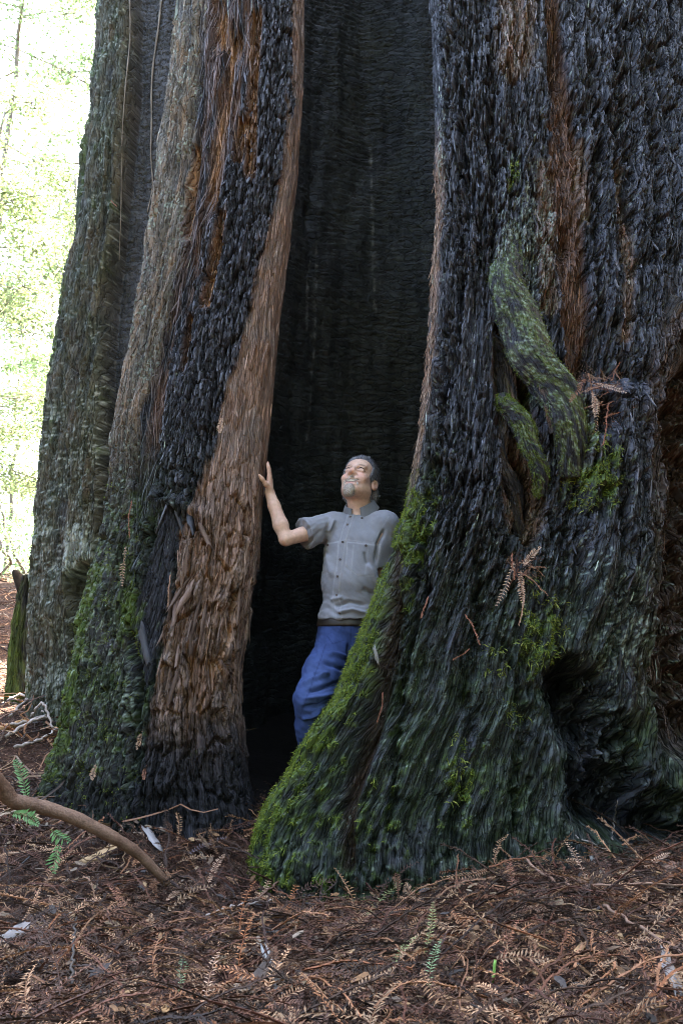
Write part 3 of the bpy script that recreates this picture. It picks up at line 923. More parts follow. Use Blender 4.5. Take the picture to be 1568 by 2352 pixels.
def frames_on(key, mask, count, seed, size_w=None):
    """random positions on a trunk where mask holds -> origin, (tangent, grain, normal)"""
    Pd, Nd, U, Vp, A, col, _ = SURF[key]
    r = np.random.default_rng(seed)
    vis = (U > -40) & (U < 1610) & (Vp > -40) & (Vp < 2100) & (Nd[..., 1] < .25)
    ii, jj = np.nonzero(mask & vis)
    sel = r.choice(len(ii), min(count, len(ii)), replace=False)
    i, j = ii[sel], jj[sel]
    up = Pd[np.minimum(i + 6, Pd.shape[0] - 1), j] - Pd[np.maximum(i - 6, 0), j]
    up /= np.linalg.norm(up, axis=1)[:, None]
    i0, i1, j0, j1 = np.maximum(i - 4, 0), np.minimum(i + 4, Pd.shape[0] - 1), np.maximum(j - 4, 0), np.minimum(j + 4, Pd.shape[1] - 1)
    n = Nd[i, j] + Nd[i0, j] + Nd[i1, j] + Nd[i, j0] + Nd[i, j1]
    n -= up * (n * up).sum(1)[:, None]
    n /= np.linalg.norm(n, axis=1)[:, None] + 1e-9
    t = np.cross(up, n)
    return Pd[i, j], t, up, n, col[i, j], (i, j)

def rot_rows(t, u, n, tilt, roll):
    """tilt the plate so its lower end lifts; roll about the normal"""
    c, s = np.cos(roll)[:, None], np.sin(roll)[:, None]
    t2, u2 = t * c + u * s, u * c - t * s
    c, s = np.cos(tilt)[:, None], np.sin(tilt)[:, None]
    u3, n3 = u2 * c - n * s, n * c + u2 * s
    return t2, u3, n3

PL = [plate_template(900 + k) for k in range(8)]
M_FLAKE = tint_mat("char_flake", (.022, .024, .030), (.070, .073, .088), .38, .5, 60, (1, 1, .2), .002, .5)
M_STRIP = tint_mat("peeling_bark", (.075, .047, .036), (.21, .145, .11), .75, .25, 50, (1, 1, .12), .002, .45)
M_JOIN = col_mat("bark_fragments", .5, .42, .4, 90, .002)

def flake_parts(key, parent, mask, count, mat, seed, wr, lr, tr, tilt=(.08, .35), lift=.004):
    P0, t, u, n, cc, _ = frames_on(key, mask, count, seed)
    r = np.random.default_rng(seed + 1)
    meshes = [new_mesh("bark_flake", V, Q, mat) for V, Q in PL]
    for k in range(len(P0)):
        tt, uu, nn_ = rot_rows(t[k:k+1], u[k:k+1], n[k:k+1], np.array([r.uniform(*tilt)]), np.array([r.normal() * .16]))
        w_, l_, h_ = r.uniform(*wr), r.uniform(*lr), r.uniform(*tr)
        M = Matrix.Identity(4)
        for a in range(3):
            M[a][0], M[a][1], M[a][2] = tt[0][a] * w_, uu[0][a] * l_, nn_[0][a] * h_
            M[a][3] = P0[k][a] + n[k][a] * lift
        o = obj("bark_flake", meshes[k % len(meshes)], parent)
        o.matrix_local = M

def flake_stuff(name, key, parent, mask, count, seed, wr, lr, tr, mat, tilt=(.05, .3), gain=1.0, jitter=.45):
    P0, t, u, n, cc, _ = frames_on(key, mask, count, seed)
    r = np.random.default_rng(seed + 1)
    N_ = len(P0)
    t2, u2, n2 = rot_rows(t, u, n, r.uniform(*tilt, N_), r.normal(size=N_) * .14)
    sz = np.stack([r.uniform(*wr, N_), r.uniform(*lr, N_), r.uniform(*tr, N_)], 1)
    parts = []
    Ts = [plate_template(950 + k, 3, 3) for k in range(6)]
    for k, (V, Q) in enumerate(Ts):
        sel = np.arange(k, N_, len(Ts))
        W = V[None] * sz[sel][:, None]
        W = P0[sel][:, None] + n[sel][:, None] * .002 + W[..., :1] * t2[sel][:, None] + W[..., 1:2] * u2[sel][:, None] + W[..., 2:] * n2[sel][:, None]
        FQ = (Q[None] + (np.arange(len(sel)) * len(V))[:, None, None]).reshape(-1, 4)
        cv = np.repeat(np.clip(cc[sel] * gain * (1 + jitter * r.normal(size=(len(sel), 1))), .006, 1), len(V), 0)
        parts.append((W.reshape(-1, 3), [FQ], cv))
    V, Fl, Cc = join(parts)
    return obj(name, new_mesh(name, V, Fl, mat, False, Cc), parent, kind="stuff")

mD, mB = SURF['D'][-1], SURF['B'][-1]
def SURF_n(u, v):
    return fbm(u / 30, v / 24, 77, 3)
okD = (mD['mF'] < .2) & (mD['hole'] < .15) & (mD['mH'] < .2) & (mD['mC'] < .3) & (mD['mR'] < .1)
flake_parts('D', D_obj, okD & (SURF['D'][3] < 1350) & (mD['mo'] < .5), 290, M_FLAKE, 31, (.007, .014), (.04, .11), (.015, .035), (.0, .12), .001)
flake_stuff('bark_chips', 'D', D_obj, okD & (mD['low'] < .6), 3200, 33, (.003, .007), (.015, .055), (.008, .02), M_JOIN, (.0, .12), gain=1.4)
flake_parts('B', B_obj, (mB['bare'] > .8) & (mB['lowb'] > .35) & (SURF['B'][3] < 1620), 50, M_STRIP, 35, (.010, .026), (.08, .24), (.015, .04), (.0, .08), .001)
flake_parts('B', B_obj, (mB['chb'] > .8) & (SURF['B'][3] < 1200), 110, M_FLAKE, 37, (.009, .018), (.025, .06), (.015, .03), (.02, .18), .001)
flake_stuff('bark_chips', 'B', B_obj, (mB['chb'] > .6) & (mB['foot'] < .6), 1500, 38, (.003, .007), (.015, .05), (.01, .02), M_JOIN, (.0, .15), gain=1.3)
flake_stuff('bark_shreds', 'B', B_obj, (mB['mid'] > .3), 700, 39, (.003, .008), (.06, .22), (.008, .02), M_JOIN, (0, .06), 1.2, .3)
flake_stuff('bark_shreds', 'B', B_obj, (mB['bare'] > .5) & (SURF['B'][3] < 1680), 220, 42, (.003, .008), (.04, .16), (.008, .02), M_JOIN, (0, .05), 1.15, .35)
flake_stuff('bark_shreds', 'D', D_obj, (mD['mF'] > .4) | (mD['mH'] > .4) | (mD['mE'] > .3) | (mD['edge'] > .4), 1800, 41, (.002, .005), (.03, .12), (.005, .015), M_JOIN, (0, .25), 1.4, .4)

# torn charred splinters where the burnt bark band ends
for (u, v, l_, w_, roll, ms) in [(392, 1165, .17, .030, .25, M_FLAKE), (404, 1185, .20, .034, .15, M_FLAKE), (416, 1205, .16, .03, .05, M_FLAKE), (436, 1200, .13, .04, 0, M_FLAKE),
                                 (330, 1470, .20, .035, .35, M_FLAKE), (430, 1370, .15, .03, -.3, M_STRIP), (408, 1400, .13, .025, .2, M_STRIP), (462, 1415, .15, .028, -.2, M_STRIP),
                                 (468, 1235, .13, .022, .4, M_STRIP)]:
    p, n = surf_hit('B', u, v)
    n = n.copy(); n[2] *= .3; n /= np.linalg.norm(n)
    up = np.array([.16, 0, 1.]); up -= n * (up @ n); up /= np.linalg.norm(up)
    t2, u2, n2 = rot_rows(np.cross(up, n)[None], up[None], n[None], np.array([.22]), np.array([roll]))
    M = Matrix.Identity(4)
    for a in range(3):
        M[a][0], M[a][1], M[a][2], M[a][3] = t2[0][a] * w_, u2[0][a] * l_, n2[0][a] * .05, p[a] + n[a] * .02
    me = new_mesh("bark_flake", *plate_template(int(u * 7 + v), 3, 6, .14, .5, .3), ms)
    o = obj("bark_flake", me, B_obj)
    o.matrix_local = M

# moss: short curved blades growing from the mossy areas
def moss(key, parent, mask, count, seed, lr=(.008, .024), cols=((.12, .17, .02), (.28, .33, .06))):
    P0, t, u, n, cc, _ = frames_on(key, mask, count, seed)
    r = np.random.default_rng(seed)
    N_ = len(P0)
    L = r.uniform(*lr, N_)[:, None]
    d = n * r.uniform(.3, 1, (N_, 1)) + t * r.normal(size=(N_, 1)) * .7 + u * r.normal(size=(N_, 1)) * .5
    d /= np.linalg.norm(d, axis=1)[:, None]
    sag = -np.array([0, 0, 1.]) * r.uniform(.2, .8, (N_, 1))
    side = np.cross(d, r.normal(size=(N_, 3)))
    side /= np.linalg.norm(side, axis=1)[:, None] + 1e-9
    wd = L * .055
    b = P0 + t * r.normal(size=(N_, 1)) * .004
    m1 = b + d * L * .55
    tip = b + d * L + sag * L * .5
    V = np.stack([b - side * wd, b + side * wd, m1 + side * wd * 1.3, m1 - side * wd * 1.3, tip], 1).reshape(-1, 3)
    o_ = np.arange(N_)[:, None] * 5
    Q = o_ + np.array([[0, 1, 2, 3]])
    T = o_ + np.array([[3, 2, 4]])
    c = np.array(cols[0]) + (np.array(cols[1]) - np.array(cols[0])) * r.random((N_, 1)) ** 1.5
    return obj("moss", new_mesh("moss", V, [Q, T], M_MOSS, False, np.repeat(c, 5, 0)), parent, kind="stuff")

M_MOSS = col_mat("moss_blade", .8, .2, .2, 50, 0, .35)
moss('D', D_obj, mD['mo'] > .5, 18000, 51)
uD, vD = SURF['D'][2], SURF['D'][3]
hang = np.zeros(uD.shape, bool)
for (cu, cv, ru, rv) in [(1360, 1040, 34, 30), (1330, 1110, 45, 70), (1045, 1745, 24, 55), (1060, 1700, 18, 20), (1240, 1440, 60, 90), (1270, 1400, 40, 30), (1130, 1520, 30, 40), (1210, 1330, 18, 14), (1040, 1830, 14, 40), (1170, 1640, 40, 30)]:
    hang |= ((uD - cu) / ru) ** 2 + ((vD - cv) / rv) ** 2 < 1
moss('D', D_obj, hang & (SURF_n(uD, vD) > .12), 8500, 53, (.012, .034), ((.14, .18, .03), (.34, .38, .10)))
moss('B', B_obj, (mB['foot'] > .5) & (SURF_n(SURF['B'][2], SURF['B'][3]) > .2) & (SURF['B'][2] < 330), 5000, 55, (.006, .016))

# pale torn edges standing along the burnt face
M_EDGE = tint_mat("torn_wood", (.13, .12, .11), (.30, .28, .26), .8, .2, 30, (1, 1, .1), .002, .1)
for pts, rad in [([(300, 0), (299, 90), (294, 200), (285, 330), (276, 470), (272, 600)], .006), ([(372, 0), (362, 60), (353, 180), (347, 290), (352, 360), (349, 430), (338, 490)], .008)]:
    q = []
    for (u, v) in pts:
        p, n = surf_hit('A', u, v)
        q.append(p + np.array([.012 * math.sin(v * .031), -.012, 0]))
    V, Fl = tube(spline(q, 40), rad * (1 + .3 * np.sin(np.arange(40) * 1.7)) * np.linspace(1, .4, 40), 7)
    obj("torn_edge", new_mesh("torn_edge", V, Fl, M_EDGE), A_obj)
# bark tatter hanging off the outer side
V, Q = plate_template(77, 4, 8, .1, .8, .3)
p = at(212, 440, 4.45)
o = obj("bark_flake", new_mesh("bark_flake", V * [.09, .5, .10] @ np.array([[1, 0, 0], [0, 0, 1], [0, -1, 0]]).T * 1.0, Q, tint_mat("dark_tatter", (.03, .026, .02), (.09, .07, .05), .85, .2, 30)), A_obj)
o.matrix_local = Matrix.Translation(Vector(p)) @ Matrix.Rotation(.1, 4, 'Y')

# ------------------------------------------------------------------ small mossy stump beside the rear buttress
P, A, FR = shell_grid([(62, 1325), (48, 1370), (34, 1440), (26, 1520), (20, 1600)], [(92, 1325), (92, 1600)], 4.75, 4.75, .08, .25, 60, 110, .2, at(70, 1328, 4.75)[2], at(70, 1328, 4.75)[2] + .02, e=2)
U, Vp = proj(P)
Nn = grid_normals(P)
Z = P[..., 2]
ff = fibre(A, Z, 501, 22, 2)
P = P + Nn * (.05 * (ff - .4))[..., None] * np.where(FR, 1., 0)[None, :, None]
P[-14:, :, 2] += (.05 * perlin(A[-14:] * 30, A[-14:] * 0, 502))
nb = fbm(A * 24, Z * 9, 503, 3)
cs = mix(np.broadcast_to(CHAR, P.shape).copy(), GREYB * .5, np.clip(.4 + nb, 0, 1))
cs = mix(cs, MOSS, np.clip((.75 - (U - 25) / 60 + .8 * nb) * 1.5, 0, 1) * .85)
st = shell_obj("tree_stump", P, cs, A, M_BARK, None)
st["label"] = "small dark stump with a mossy side leaning against the rear of the hollow tree"
st["category"] = "stump"

# ------------------------------------------------------------------ litter
def needle_quad(base, d, up, L, w):
    """a slightly folded flat needle: 2 quads"""
    s = np.cross(d, up)
    s /= np.linalg.norm(s) + 1e-9
    m = base + d * L * .5 + up * L * .06
    e = base + d * L
    return [base, m - s * w, e, m + s * w]

def frond_mesh(seed, L=.12, pairs=15, nl=.018, w=.0017, curve=.2, droop=.15, curl=.3):
    """a flat two-ranked spray: thin stem with needles along both sides; unit in metres, along +x, face +z"""
    r = np.random.default_rng(seed)
    t = np.linspace(0, 1, 10)
    pts = np.stack([L * t, curve * L * (t ** 2) * r.choice([-1, 1]), droop * L * np.sin(t * 2.2) * .5], -1)
    V, Fl = tube(pts, np.linspace(.0013, .0006, 10), 4, False)
    parts = [(V, Fl, np.array([.7, .6, .55]))]
    nv, nq = [], []
    for k in range(pairs):
        tt = (k + .6) / pairs
        p = np.array([np.interp(tt, t, pts[:, a]) for a in range(3)])
        taper = np.sin(min(tt * 1.15 + .25, 1) * pi * .5) * (1 - .75 * max(0, tt - .6) / .4)
        for sgn in (-1, 1):
            if r.random() < .06: continue
            ang = radians(r.uniform(48, 68)) * sgn
            d = np.array([cos(ang), sin(ang), r.normal() * .14 - curl * .3 + curl * r.random()])
            d /= np.linalg.norm(d)
            nv += needle_quad(p, d, np.array([0, 0, 1.]), nl * taper * r.uniform(.85, 1.1), w)
            nq.append(np.arange(4) + len(nv) - 4)
    parts.append((np.array(nv), [np.array(nq)], np.array([1, 1, 1.])))
    return join(parts)

def rope_mesh(seed, L=.16, n=46, nl=.012, w=.0017):
    """a stringy twig clothed in short scale needles"""
    r = np.random.default_rng(seed)
    t = np.linspace(0, 1, 12)
    bend = np.cumsum(r.normal(size=(12, 3)) * [0, .012, .006], 0)
    pts = np.stack([L * t, L * .16 * r.normal() * t ** 2, .06 * L * np.sin(t * 3)], -1) + bend * L * 1.6
    V, Fl = tube(pts, np.linspace(.0034, .0018, 12), 3, False)
    parts = [(V, Fl, np.array([.75, .6, .55]))]
    nv, nq = [], []
    for k in range(n):
        tt = (k + r.random()) / n
        p = np.array([np.interp(tt, t, pts[:, a]) for a in range(3)])
        th = r.random() * 2 * pi
        d = np.array([.8, .6 * cos(th), .6 * sin(th)])
        d /= np.linalg.norm(d)
        nv += needle_quad(p, d, np.array([0, -sin(th), cos(th)]), nl * r.uniform(.6, 1.1), w)
        nq.append(np.arange(4) + len(nv) - 4)
    parts.append((np.array(nv), [np.array(nq)], np.array([1, .95, .9])))
    return join(parts)

def loose_mesh(seed, n=26):
    """a handful of shed needles"""
    r = np.random.default_rng(seed)
    nv, nq = [], []
    for k in range(n):
        a = r.random() * 2 * pi
        d = np.array([cos(a), sin(a), r.normal() * .25])
        d /= np.linalg.norm(d)
        nv += needle_quad(r.normal(size=3) * [.03, .03, .006], d, np.array([0, 0, 1.]), r.uniform(.010, .022), .0017)
        nq.append(np.arange(4) + len(nv) - 4)
    return np.array(nv), [np.array(nq)], np.broadcast_to(r.uniform(.5, 1.5, (n, 1)), (n, 3)).repeat(4, 0)

def twig_mesh(seed, L=.25):
    r = np.random.default_rng(seed)
    t = np.linspace(0, 1, 9)
    pts = np.stack([L * t, np.cumsum(r.normal(size=9)) * .012, .05 * L * np.sin(t * pi) + np.cumsum(r.normal(size=9)) * .004], -1)
    V, Fl = tube(pts, np.linspace(.003, .0013, 9), 3)
    return V, Fl, np.broadcast_to(np.array([1., 1, 1]), (len(V), 3))

M_LITTER = col_mat("dry_needles", .7, .3, .3, 120, 0, .12)
PAL = np.array([(.36, .22, .15), (.24, .12, .07), (.05, .03, .022), (.035, .024, .019), (.042, .027, .02), (.14, .07, .045), (.30, .20, .14), (.085, .044, .03), (.12, .06, .04), (.09, .042, .032), (.22, .13, .08), (.055, .033, .028), (.13, .07, .055), (.26, .17, .12), (.032, .022, .019), (.075, .04, .034)])

def scatter(templates, count, seed, zr=(.0, .03), tilt=.22, scale=(.75, 1.25), pal=PAL, palp=None, region=None):
    r = np.random.default_rng(seed)
    x, y = region(r, count)
    keep = ~inside_tree(x, y)
    x, y = x[keep], y[keep]
    n_ = len(x)
    z = gz(x, y) + r.uniform(*zr, n_)
    up = gnormal(x, y) + r.normal(size=(n_, 3)) * tilt * [1, 1, .2]
    up /= np.linalg.norm(up, axis=1)[:, None]
    a = r.random(n_) * 2 * pi
    f = np.stack([np.cos(a), np.sin(a), 0 * a], 1)
    f -= up * (f * up).sum(1)[:, None]
    f /= np.linalg.norm(f, axis=1)[:, None]
    s_ = np.cross(up, f)
    sc = r.uniform(*scale, n_)[:, None, None]
    base = pal[r.choice(len(pal), n_, p=palp)] * np.array([1.05, 1.03, .86]) * r.uniform(.7, 1.35, (n_, 1))
    out = []
    for k, (V, Fl, C) in enumerate(templates):
        sel = np.arange(k, n_, len(templates))
        W = V[None] * sc[sel]
        W = np.stack([x[sel], y[sel], z[sel]], 1)[:, None] + W[..., :1] * f[sel][:, None] + W[..., 1:2] * s_[sel][:, None] + W[..., 2:] * up[sel][:, None]
        of = (np.arange(len(sel)) * len(V))[:, None, None]
        out.append((W.reshape(-1, 3), [(np.asarray(q)[None] + of).reshape(-1, np.asarray(q).shape[1]) for q in Fl], (base[sel][:, None] * C[None]).reshape(-1, 3)))
    return out

# footprint of the tree at ground height, so litter does not lie inside the wood
_fp = []
for k in ('D', 'B', 'A'):
    Pk = SURF[k][0]
    g0 = gz(Pk[..., 0], Pk[..., 1], False)
    row = np.argmin(np.abs(Pk[..., 2] - g0), axis=0)
    _fp.append([tuple(Pk[row[j], j, :2]) for j in range(0, Pk.shape[1], 6)])
def inside_tree(x, y):
    ins = np.zeros(x.shape, bool)
    for f in _fp:
        ins |= in_poly(x, y, f)
    return ins

def reg_front(r, n):
    y = 1.45 + 2.1 * r.random(n) ** .85
    x = (r.random(n) * 2 - 1) * (.53 * y + .35)
    return x, y
def reg_near(r, n):
    y = 1.5 + 1.0 * r.random(n)
    x = (r.random(n) * 2 - 1) * (.53 * y + .25)
    return x, y
def reg_left(r, n):
    y = 3.2 + 6.5 * r.random(n) ** 1.5
    x = -(.22 + .36 * r.random(n)) * y
    return x, y
FR_T = [frond_mesh(600 + k, L=.09 + .016 * k, pairs=12 + k, nl=.021, w=.0021, curve=.1 + .05 * k) for k in range(7)]
RP_T = [rope_mesh(620 + k, L=.13 + .03 * k, n=40 + 4 * k, nl=.014) for k in range(7)]
LO_T = [loose_mesh(640 + k) for k in range(5)]
TW_T = [twig_mesh(660 + k, .12 + .04 * k) for k in range(5)]
lit = []
lit += scatter(LO_T, 3300, 71, (0, .03), .3, (.8, 1.2), pal=PAL * .5, region=reg_front)
lit += scatter(FR_T, 1900, 72, (.004, .055), .34, (.7, 1.2), region=reg_front)
lit += scatter(RP_T, 1450, 73, (.0, .06), .2, (.7, 1.3), pal=np.vstack([PAL, PAL[[2, 3, 4]], PAL[[2, 3, 4]]]), region=reg_front)
lit += scatter(TW_T, 700, 74, (.008, .03), .16, (.6, 1.3), region=reg_front)
lit += scatter(LO_T, 1200, 75, (.01, .026), .3, (.8, 1.2), region=reg_near)
lit += scatter(FR_T, 300, 76, (.03, .065), .35, (1.0, 1.6), region=reg_near)
CH_T = [(V * [.035, .012, .006], [Q], np.ones((len(V), 3))) for V, Q in [plate_template(970 + k, 3, 4, .3, .5, .4) for k in range(5)]]
lit += scatter(CH_T, 900, 80, (.02, .05), .3, (.5, 1.6), pal=np.array([(.2, .16, .14), (.10, .07, .055), (.26, .17, .1), (.05, .045, .05), (.16, .09, .05), (.2, .15, .11)]), region=reg_front)
lit += scatter(LO_T, 1200, 77, (0, .012), .2, (.9, 1.5), region=reg_left)
lit += scatter(RP_T, 480, 78, (.004, .03), .25, (1, 1.8), region=reg_left)
lit += scatter(TW_T, 700, 79, (.01, .05), .2, (1, 2.4), pal=np.vstack([PAL, [(.3, .24, .2), (.25, .2, .17)]]), region=reg_left)
V, Fl, Cc = join(lit)
obj("needle_litter", new_mesh("needle_litter", V, Fl, M_LITTER, False, Cc), kind="stuff")

# ------------------------------------------------------------------ single things on the forest floor
def ghit(u, v):
    y = 2.5
    lo, hi = 1.2, 14.0
    for Y in np.linspace(1.2, 14, 900):
        p = at(u, v, Y)
        if p[2] < float(gz(p[0], p[1], False)):
            return np.array([p[0], p[1], float(gz(p[0], p[1]))])
    return at(u, v, 9)

def place(me, name, pos, dirv, up, label, cat, group=None, scale=1.0, kind=None):
    d = np.asarray(dirv, float); up = np.asarray(up, float)
    up = up / np.linalg.norm(up)
    d = d - up * (d @ up); d /= np.linalg.norm(d)
    s_ = np.cross(up, d)
    o = obj(name, me, None, label, cat, group, kind)
    M = Matrix.Identity(4)
    for a in range(3):
        M[a][0], M[a][1], M[a][2], M[a][3] = d[a] * scale, s_[a] * scale, up[a] * scale, pos[a]
    o.matrix_world = M
    return o

GF = "redwood sprays lying on the forest floor"
def floor_spray(seed, u0, v0, u1, v1, colr, label, nl=.021, lift=.04, pairs=18):
    a, b = ghit(u0, v0), ghit(u1, v1)
    a[2] += lift; b[2] += lift * 1.1
    L = np.linalg.norm(b - a)
    V, Fl, C = frond_mesh(seed, L, pairs, nl, .0024, .12, .12, .25)
    me = new_mesh("redwood_spray", V, Fl, M_LITTER, False, C * np.array(colr))
    n = gnormal(np.array([a[0]]), np.array([a[1]]))[0] + np.array([0, -.15, 0])
    return place(me, "redwood_spray", a, b - a, n, label, "redwood spray", GF)
TANS, CIN, RED, GRN, PUR, OLV = (.42, .28, .19), (.36, .15, .06), (.28, .13, .08), (.17, .25, .13), (.12, .10, .11), (.19, .22, .09)
for k, (a, b, c, lab) in enumerate([
    ((548, 2190), (556, 2100), CIN, "cinnamon brown spray lying upslope of its twin, pointing at the mossy tree foot"),
    ((545, 2295), (549, 2200), CIN, "rust coloured spray left of the pale grey wood chip"),
    ((470, 2350), (478, 2262), TANS, "broad tan spray at the bottom edge, left of the dark stick"),
    ((408, 2315), (432, 2262), GRN, "pale blue green spray beside the broad tan spray at the bottom"),
    ((292, 2150), (262, 2080), RED, "reddish spray with long spread needles in the left middle of the litter"),
    ((478, 2058), (502, 2000), TANS, "tan spray lying right of the buried end of the curved branch"),
    ((380, 2102), (412, 2084), TANS, "short tan spray below the buried end of the curved branch"),
    ((432, 1985), (512, 1948), PUR, "dark purplish grey spray right of the splinter of grey wood"),
    ((842, 2130), (910, 2072), OLV, "olive green spray below the mossy foot of the wide buttress"),
    ((975, 2235), (1022, 2150), OLV, "upper olive green spray of the pair in the right foreground"),
    ((985, 2310), (994, 2228), GRN, "green spray with blunt needles below the olive pair"),
    ((900, 2260), (942, 2210), OLV, "small yellowish green spray left of the olive pair"),
    ((756, 1935), (752, 1870), TANS, "tan spray standing in the crease between the mossy lobe and the buttress"),
    ((1015, 2022), (1115, 2002), TANS, "long pale tan spray lying along the foot of the wide buttress"),
    ((1350, 2060), (1322, 1995), TANS, "upright tan spray on the mound right of the wide buttress foot"),
    ((1185, 2090), (1158, 2030), RED, "reddish brown spray on the slope under the arched twig"),
    ((1190, 2110), (1290, 2122), TANS, "tan spray lying across the slope right of centre"),
    ((1150, 2262), (1170, 2170), RED, "brown spray near a single bright green leaf"),
    ((1480, 2030), (1550, 2010), TANS, "blurred tan spray at the right edge of the litter mound"),
    ((655, 2120), (700, 2060), CIN, "cinnamon spray on the litter in front of the mossy lobe"),
    ((600, 2085), (640, 2020), TANS, "small tan spray halfway between branch end and mossy lobe"),
]):
    floor_spray(700 + k, *a, *b, c, lab, pairs=14 + k % 6)

M_CHIP = tint_mat("wood_chip", (.22, .14, .07), (.42, .29, .15), .8, .2, 25, (.15, 1, 1), .002, .15)
M_CHIPG = tint_mat("grey_wood", (.12, .11, .10), (.30, .28, .27), .8, .2, 25, (.15, 1, 1), .002, .15)
M_CHIPW = tint_mat("white_wood", (.18, .18, .165), (.34, .33, .31), .8, .2, 25, (.2, 1, 1), .002, .1)
def chip(u0, v0, u1, v1, wd, mat, label, name="wood_chip", cat="wood chip", seed=0, lift=.045, th=.1):
    a, b = ghit(u0, v0), ghit(u1, v1)
    c = (a + b) / 2
    c[2] += lift
    L = np.linalg.norm(b - a)
    V, Q = plate_template(800 + seed, 4, 7, th, .5, .2)
    V = V[:, [1, 0, 2]] * [L, wd, wd * .8] * [1, -1, 1]
    return place(new_mesh(name, V, Q, mat), name, c, b - a, [0, -.35, 1], label, cat)
chip(205, 1998, 300, 1958, .045, M_CHIP, "pale yellow splinter of split wood lying above the curved branch", seed=1)
chip(332, 1930, 368, 1985, .03, M_CHIPG, "grey weathered splinter lying beside the pale yellow one, under the branch", seed=2)
chip(200, 1885, 290, 1866, .02, M_CHIPG, "thin grey bark sliver in front of the reddish buttress", "bark_sliver", "bark", 3)
chip(612, 2250, 645, 2295, .028, M_CHIPW, "pale grey green wood chip in the middle foreground", seed=4)
chip(0, 2200, 58, 2182, .05, M_CHIPG, "rounded grey piece of wood at the left frame edge", seed=5, th=.35)
chip(1520, 2245, 1562, 2310, .03, M_CHIPG, "blurred pale grey stick near the right bottom corner", seed=6, th=.3)
chip(520, 2345, 620, 2268, .035, tint_mat("dark_stick", (.03, .025, .022), (.10, .075, .06), .8, .2, 30, (.2, 1, 1), .003, .1), "thick dark stick half buried below the pale grey green chip", "stick", "stick", 7, .02, .6)
chip(690, 1955, 722, 1930, .035, tint_mat("leaf_brown", (.12, .05, .025), (.24, .11, .05), .7, .3, 30), "curled orange brown dead leaf at the foot of the mossy lobe", "dead_leaf", "leaf", 8, .035, .06)
chip(1345, 1960, 1362, 1985, .02, M_CHIPW, "tiny white chip stuck in the litter mound on the right", seed=9)
p, n = surf_hit('D', 858, 1507)
V, Q = plate_template(811, 3, 6, .12, .5, .2)
place(new_mesh("wood_chip", V[:, [1, 0, 2]] * [.075, -.02, .03], Q, M_CHIPW), "wood_chip", p + n * .02, [-.5, 0, 1], n, "small white splinter of wood resting on the mossy lobe beside the jeans", "wood chip")

# bare twigs
M_TWIG = tint_mat("twig_bark", (.13, .075, .05), (.28, .18, .13), .8, .2, 30, (1, 1, 1), .001, .3)
M_TWIGG = tint_mat("grey_twig", (.2, .17, .15), (.40, .34, .30), .8, .2, 30, (1, 1, 1), .001, .3)
def twig(pts, r0, r1, mat, label, group=None, name="twig", needles=False):
    q = spline(pts, 26)
    k = np.arange(26)
    q = q + .004 * np.stack([np.sin(k * 2.1), np.cos(k * 1.7), np.sin(k * 1.3)], 1)
    V, Fl = tube(q, np.linspace(r0, r1, 26), 6)
    return obj(name, new_mesh(name, V, Fl, mat), None, label, "twig", group)
def gp(u, v, lift=.02):
    p = ghit(u, v); p[2] += lift + .035
    return p
twig([gp(1236, 1978), gp(1262, 1975, .06) , gp(1300, 1978, .075), gp(1345, 1982, .05), gp(1392, 1978, .0)], .004, .0025, M_TWIGG, "pale arched twig bridging the litter under the dark lower hollow")
twig([gp(1203, 2012), gp(1260, 2050), gp(1322, 2084), gp(1440, 2080), gp(1600, 2060)], .005, .003, M_TWIG, "long straight brown twig running to the right edge of the mound")
twig([gp(1390, 2134), gp(1450, 2175), gp(1563, 2240), gp(1640, 2290)], .005, .004, M_TWIG, "reddish brown stem slanting down to the right bottom corner")
twig([gp(1405, 1960, 0), gp(1412, 1935, .05), gp(1424, 1960, .16)], .004, .002, M_TWIGG, "short grey twig standing upright at the edge of the dark lower hollow")
twig([gp(640, 2060), gp(600, 2090), gp(520, 2150), gp(470, 2190)], .004, .003, M_TWIG, "straight brown twig pointing from the mossy lobe to the lower left")
twig([gp(470, 2150), gp(540, 2118), gp(620, 2105)], .004, .003, M_TWIGG, "pale thin twig lying level in the middle of the litter")
twig([gp(160, 2330), gp(165, 2240), gp(172, 2150)], .004, .003, tint_mat("dark_twig", (.02, .017, .015), (.06, .05, .04)), "thin dark twig sticking up in the left foreground")
GT = "bare twigs heaped behind the mossy buttress"
for (pts, lab) in [([gp(0, 1690), gp(60, 1690, .04), gp(150, 1650, .03)], "lowest long bare twig of the heap, slanting up to the buttress"),
                   ([gp(10, 1720), gp(80, 1690, .05), gp(140, 1660, .0)], "bare twig lying just above the thick yellow brown stick"),
                   ([gp(20, 1665), gp(70, 1640, .07), gp(150, 1645, .04)], "bare twig arching highest over the twig heap"),
                   ([gp(40, 1650), gp(90, 1625, .09), gp(150, 1628, .03)], "thin arched twig next to the foot of the rear buttress"),
                   ([gp(0, 1640), gp(50, 1630, .05), gp(100, 1660, .02)], "pale bowed twig at the left end of the twig heap"),
                   ([gp(70, 1668, .02), gp(95, 1672, .10), gp(120, 1700, .02)], "hooked pale twig drooping over the heap"),
                   ([gp(30, 1745), gp(90, 1725), gp(140, 1690)], "thick tan stick beside the left edge of the mossy buttress")]:
    twig(pts, .010, .006, M_TWIGG, lab, GT)
twig([gp(0, 1700), gp(30, 1690), gp(60, 1680)], .02, .016, tint_mat("yellow_stick", (.18, .10, .04), (.35, .2, .09)), "thick yellow brown stick in the twig heap on the left edge", GT)
twig([gp(148, 1582, .05), gp(160, 1586, .08), gp(182, 1592, .10)], .012, .008, M_TWIGG, "pale broken stick end poking out behind the mossy buttress", GT)

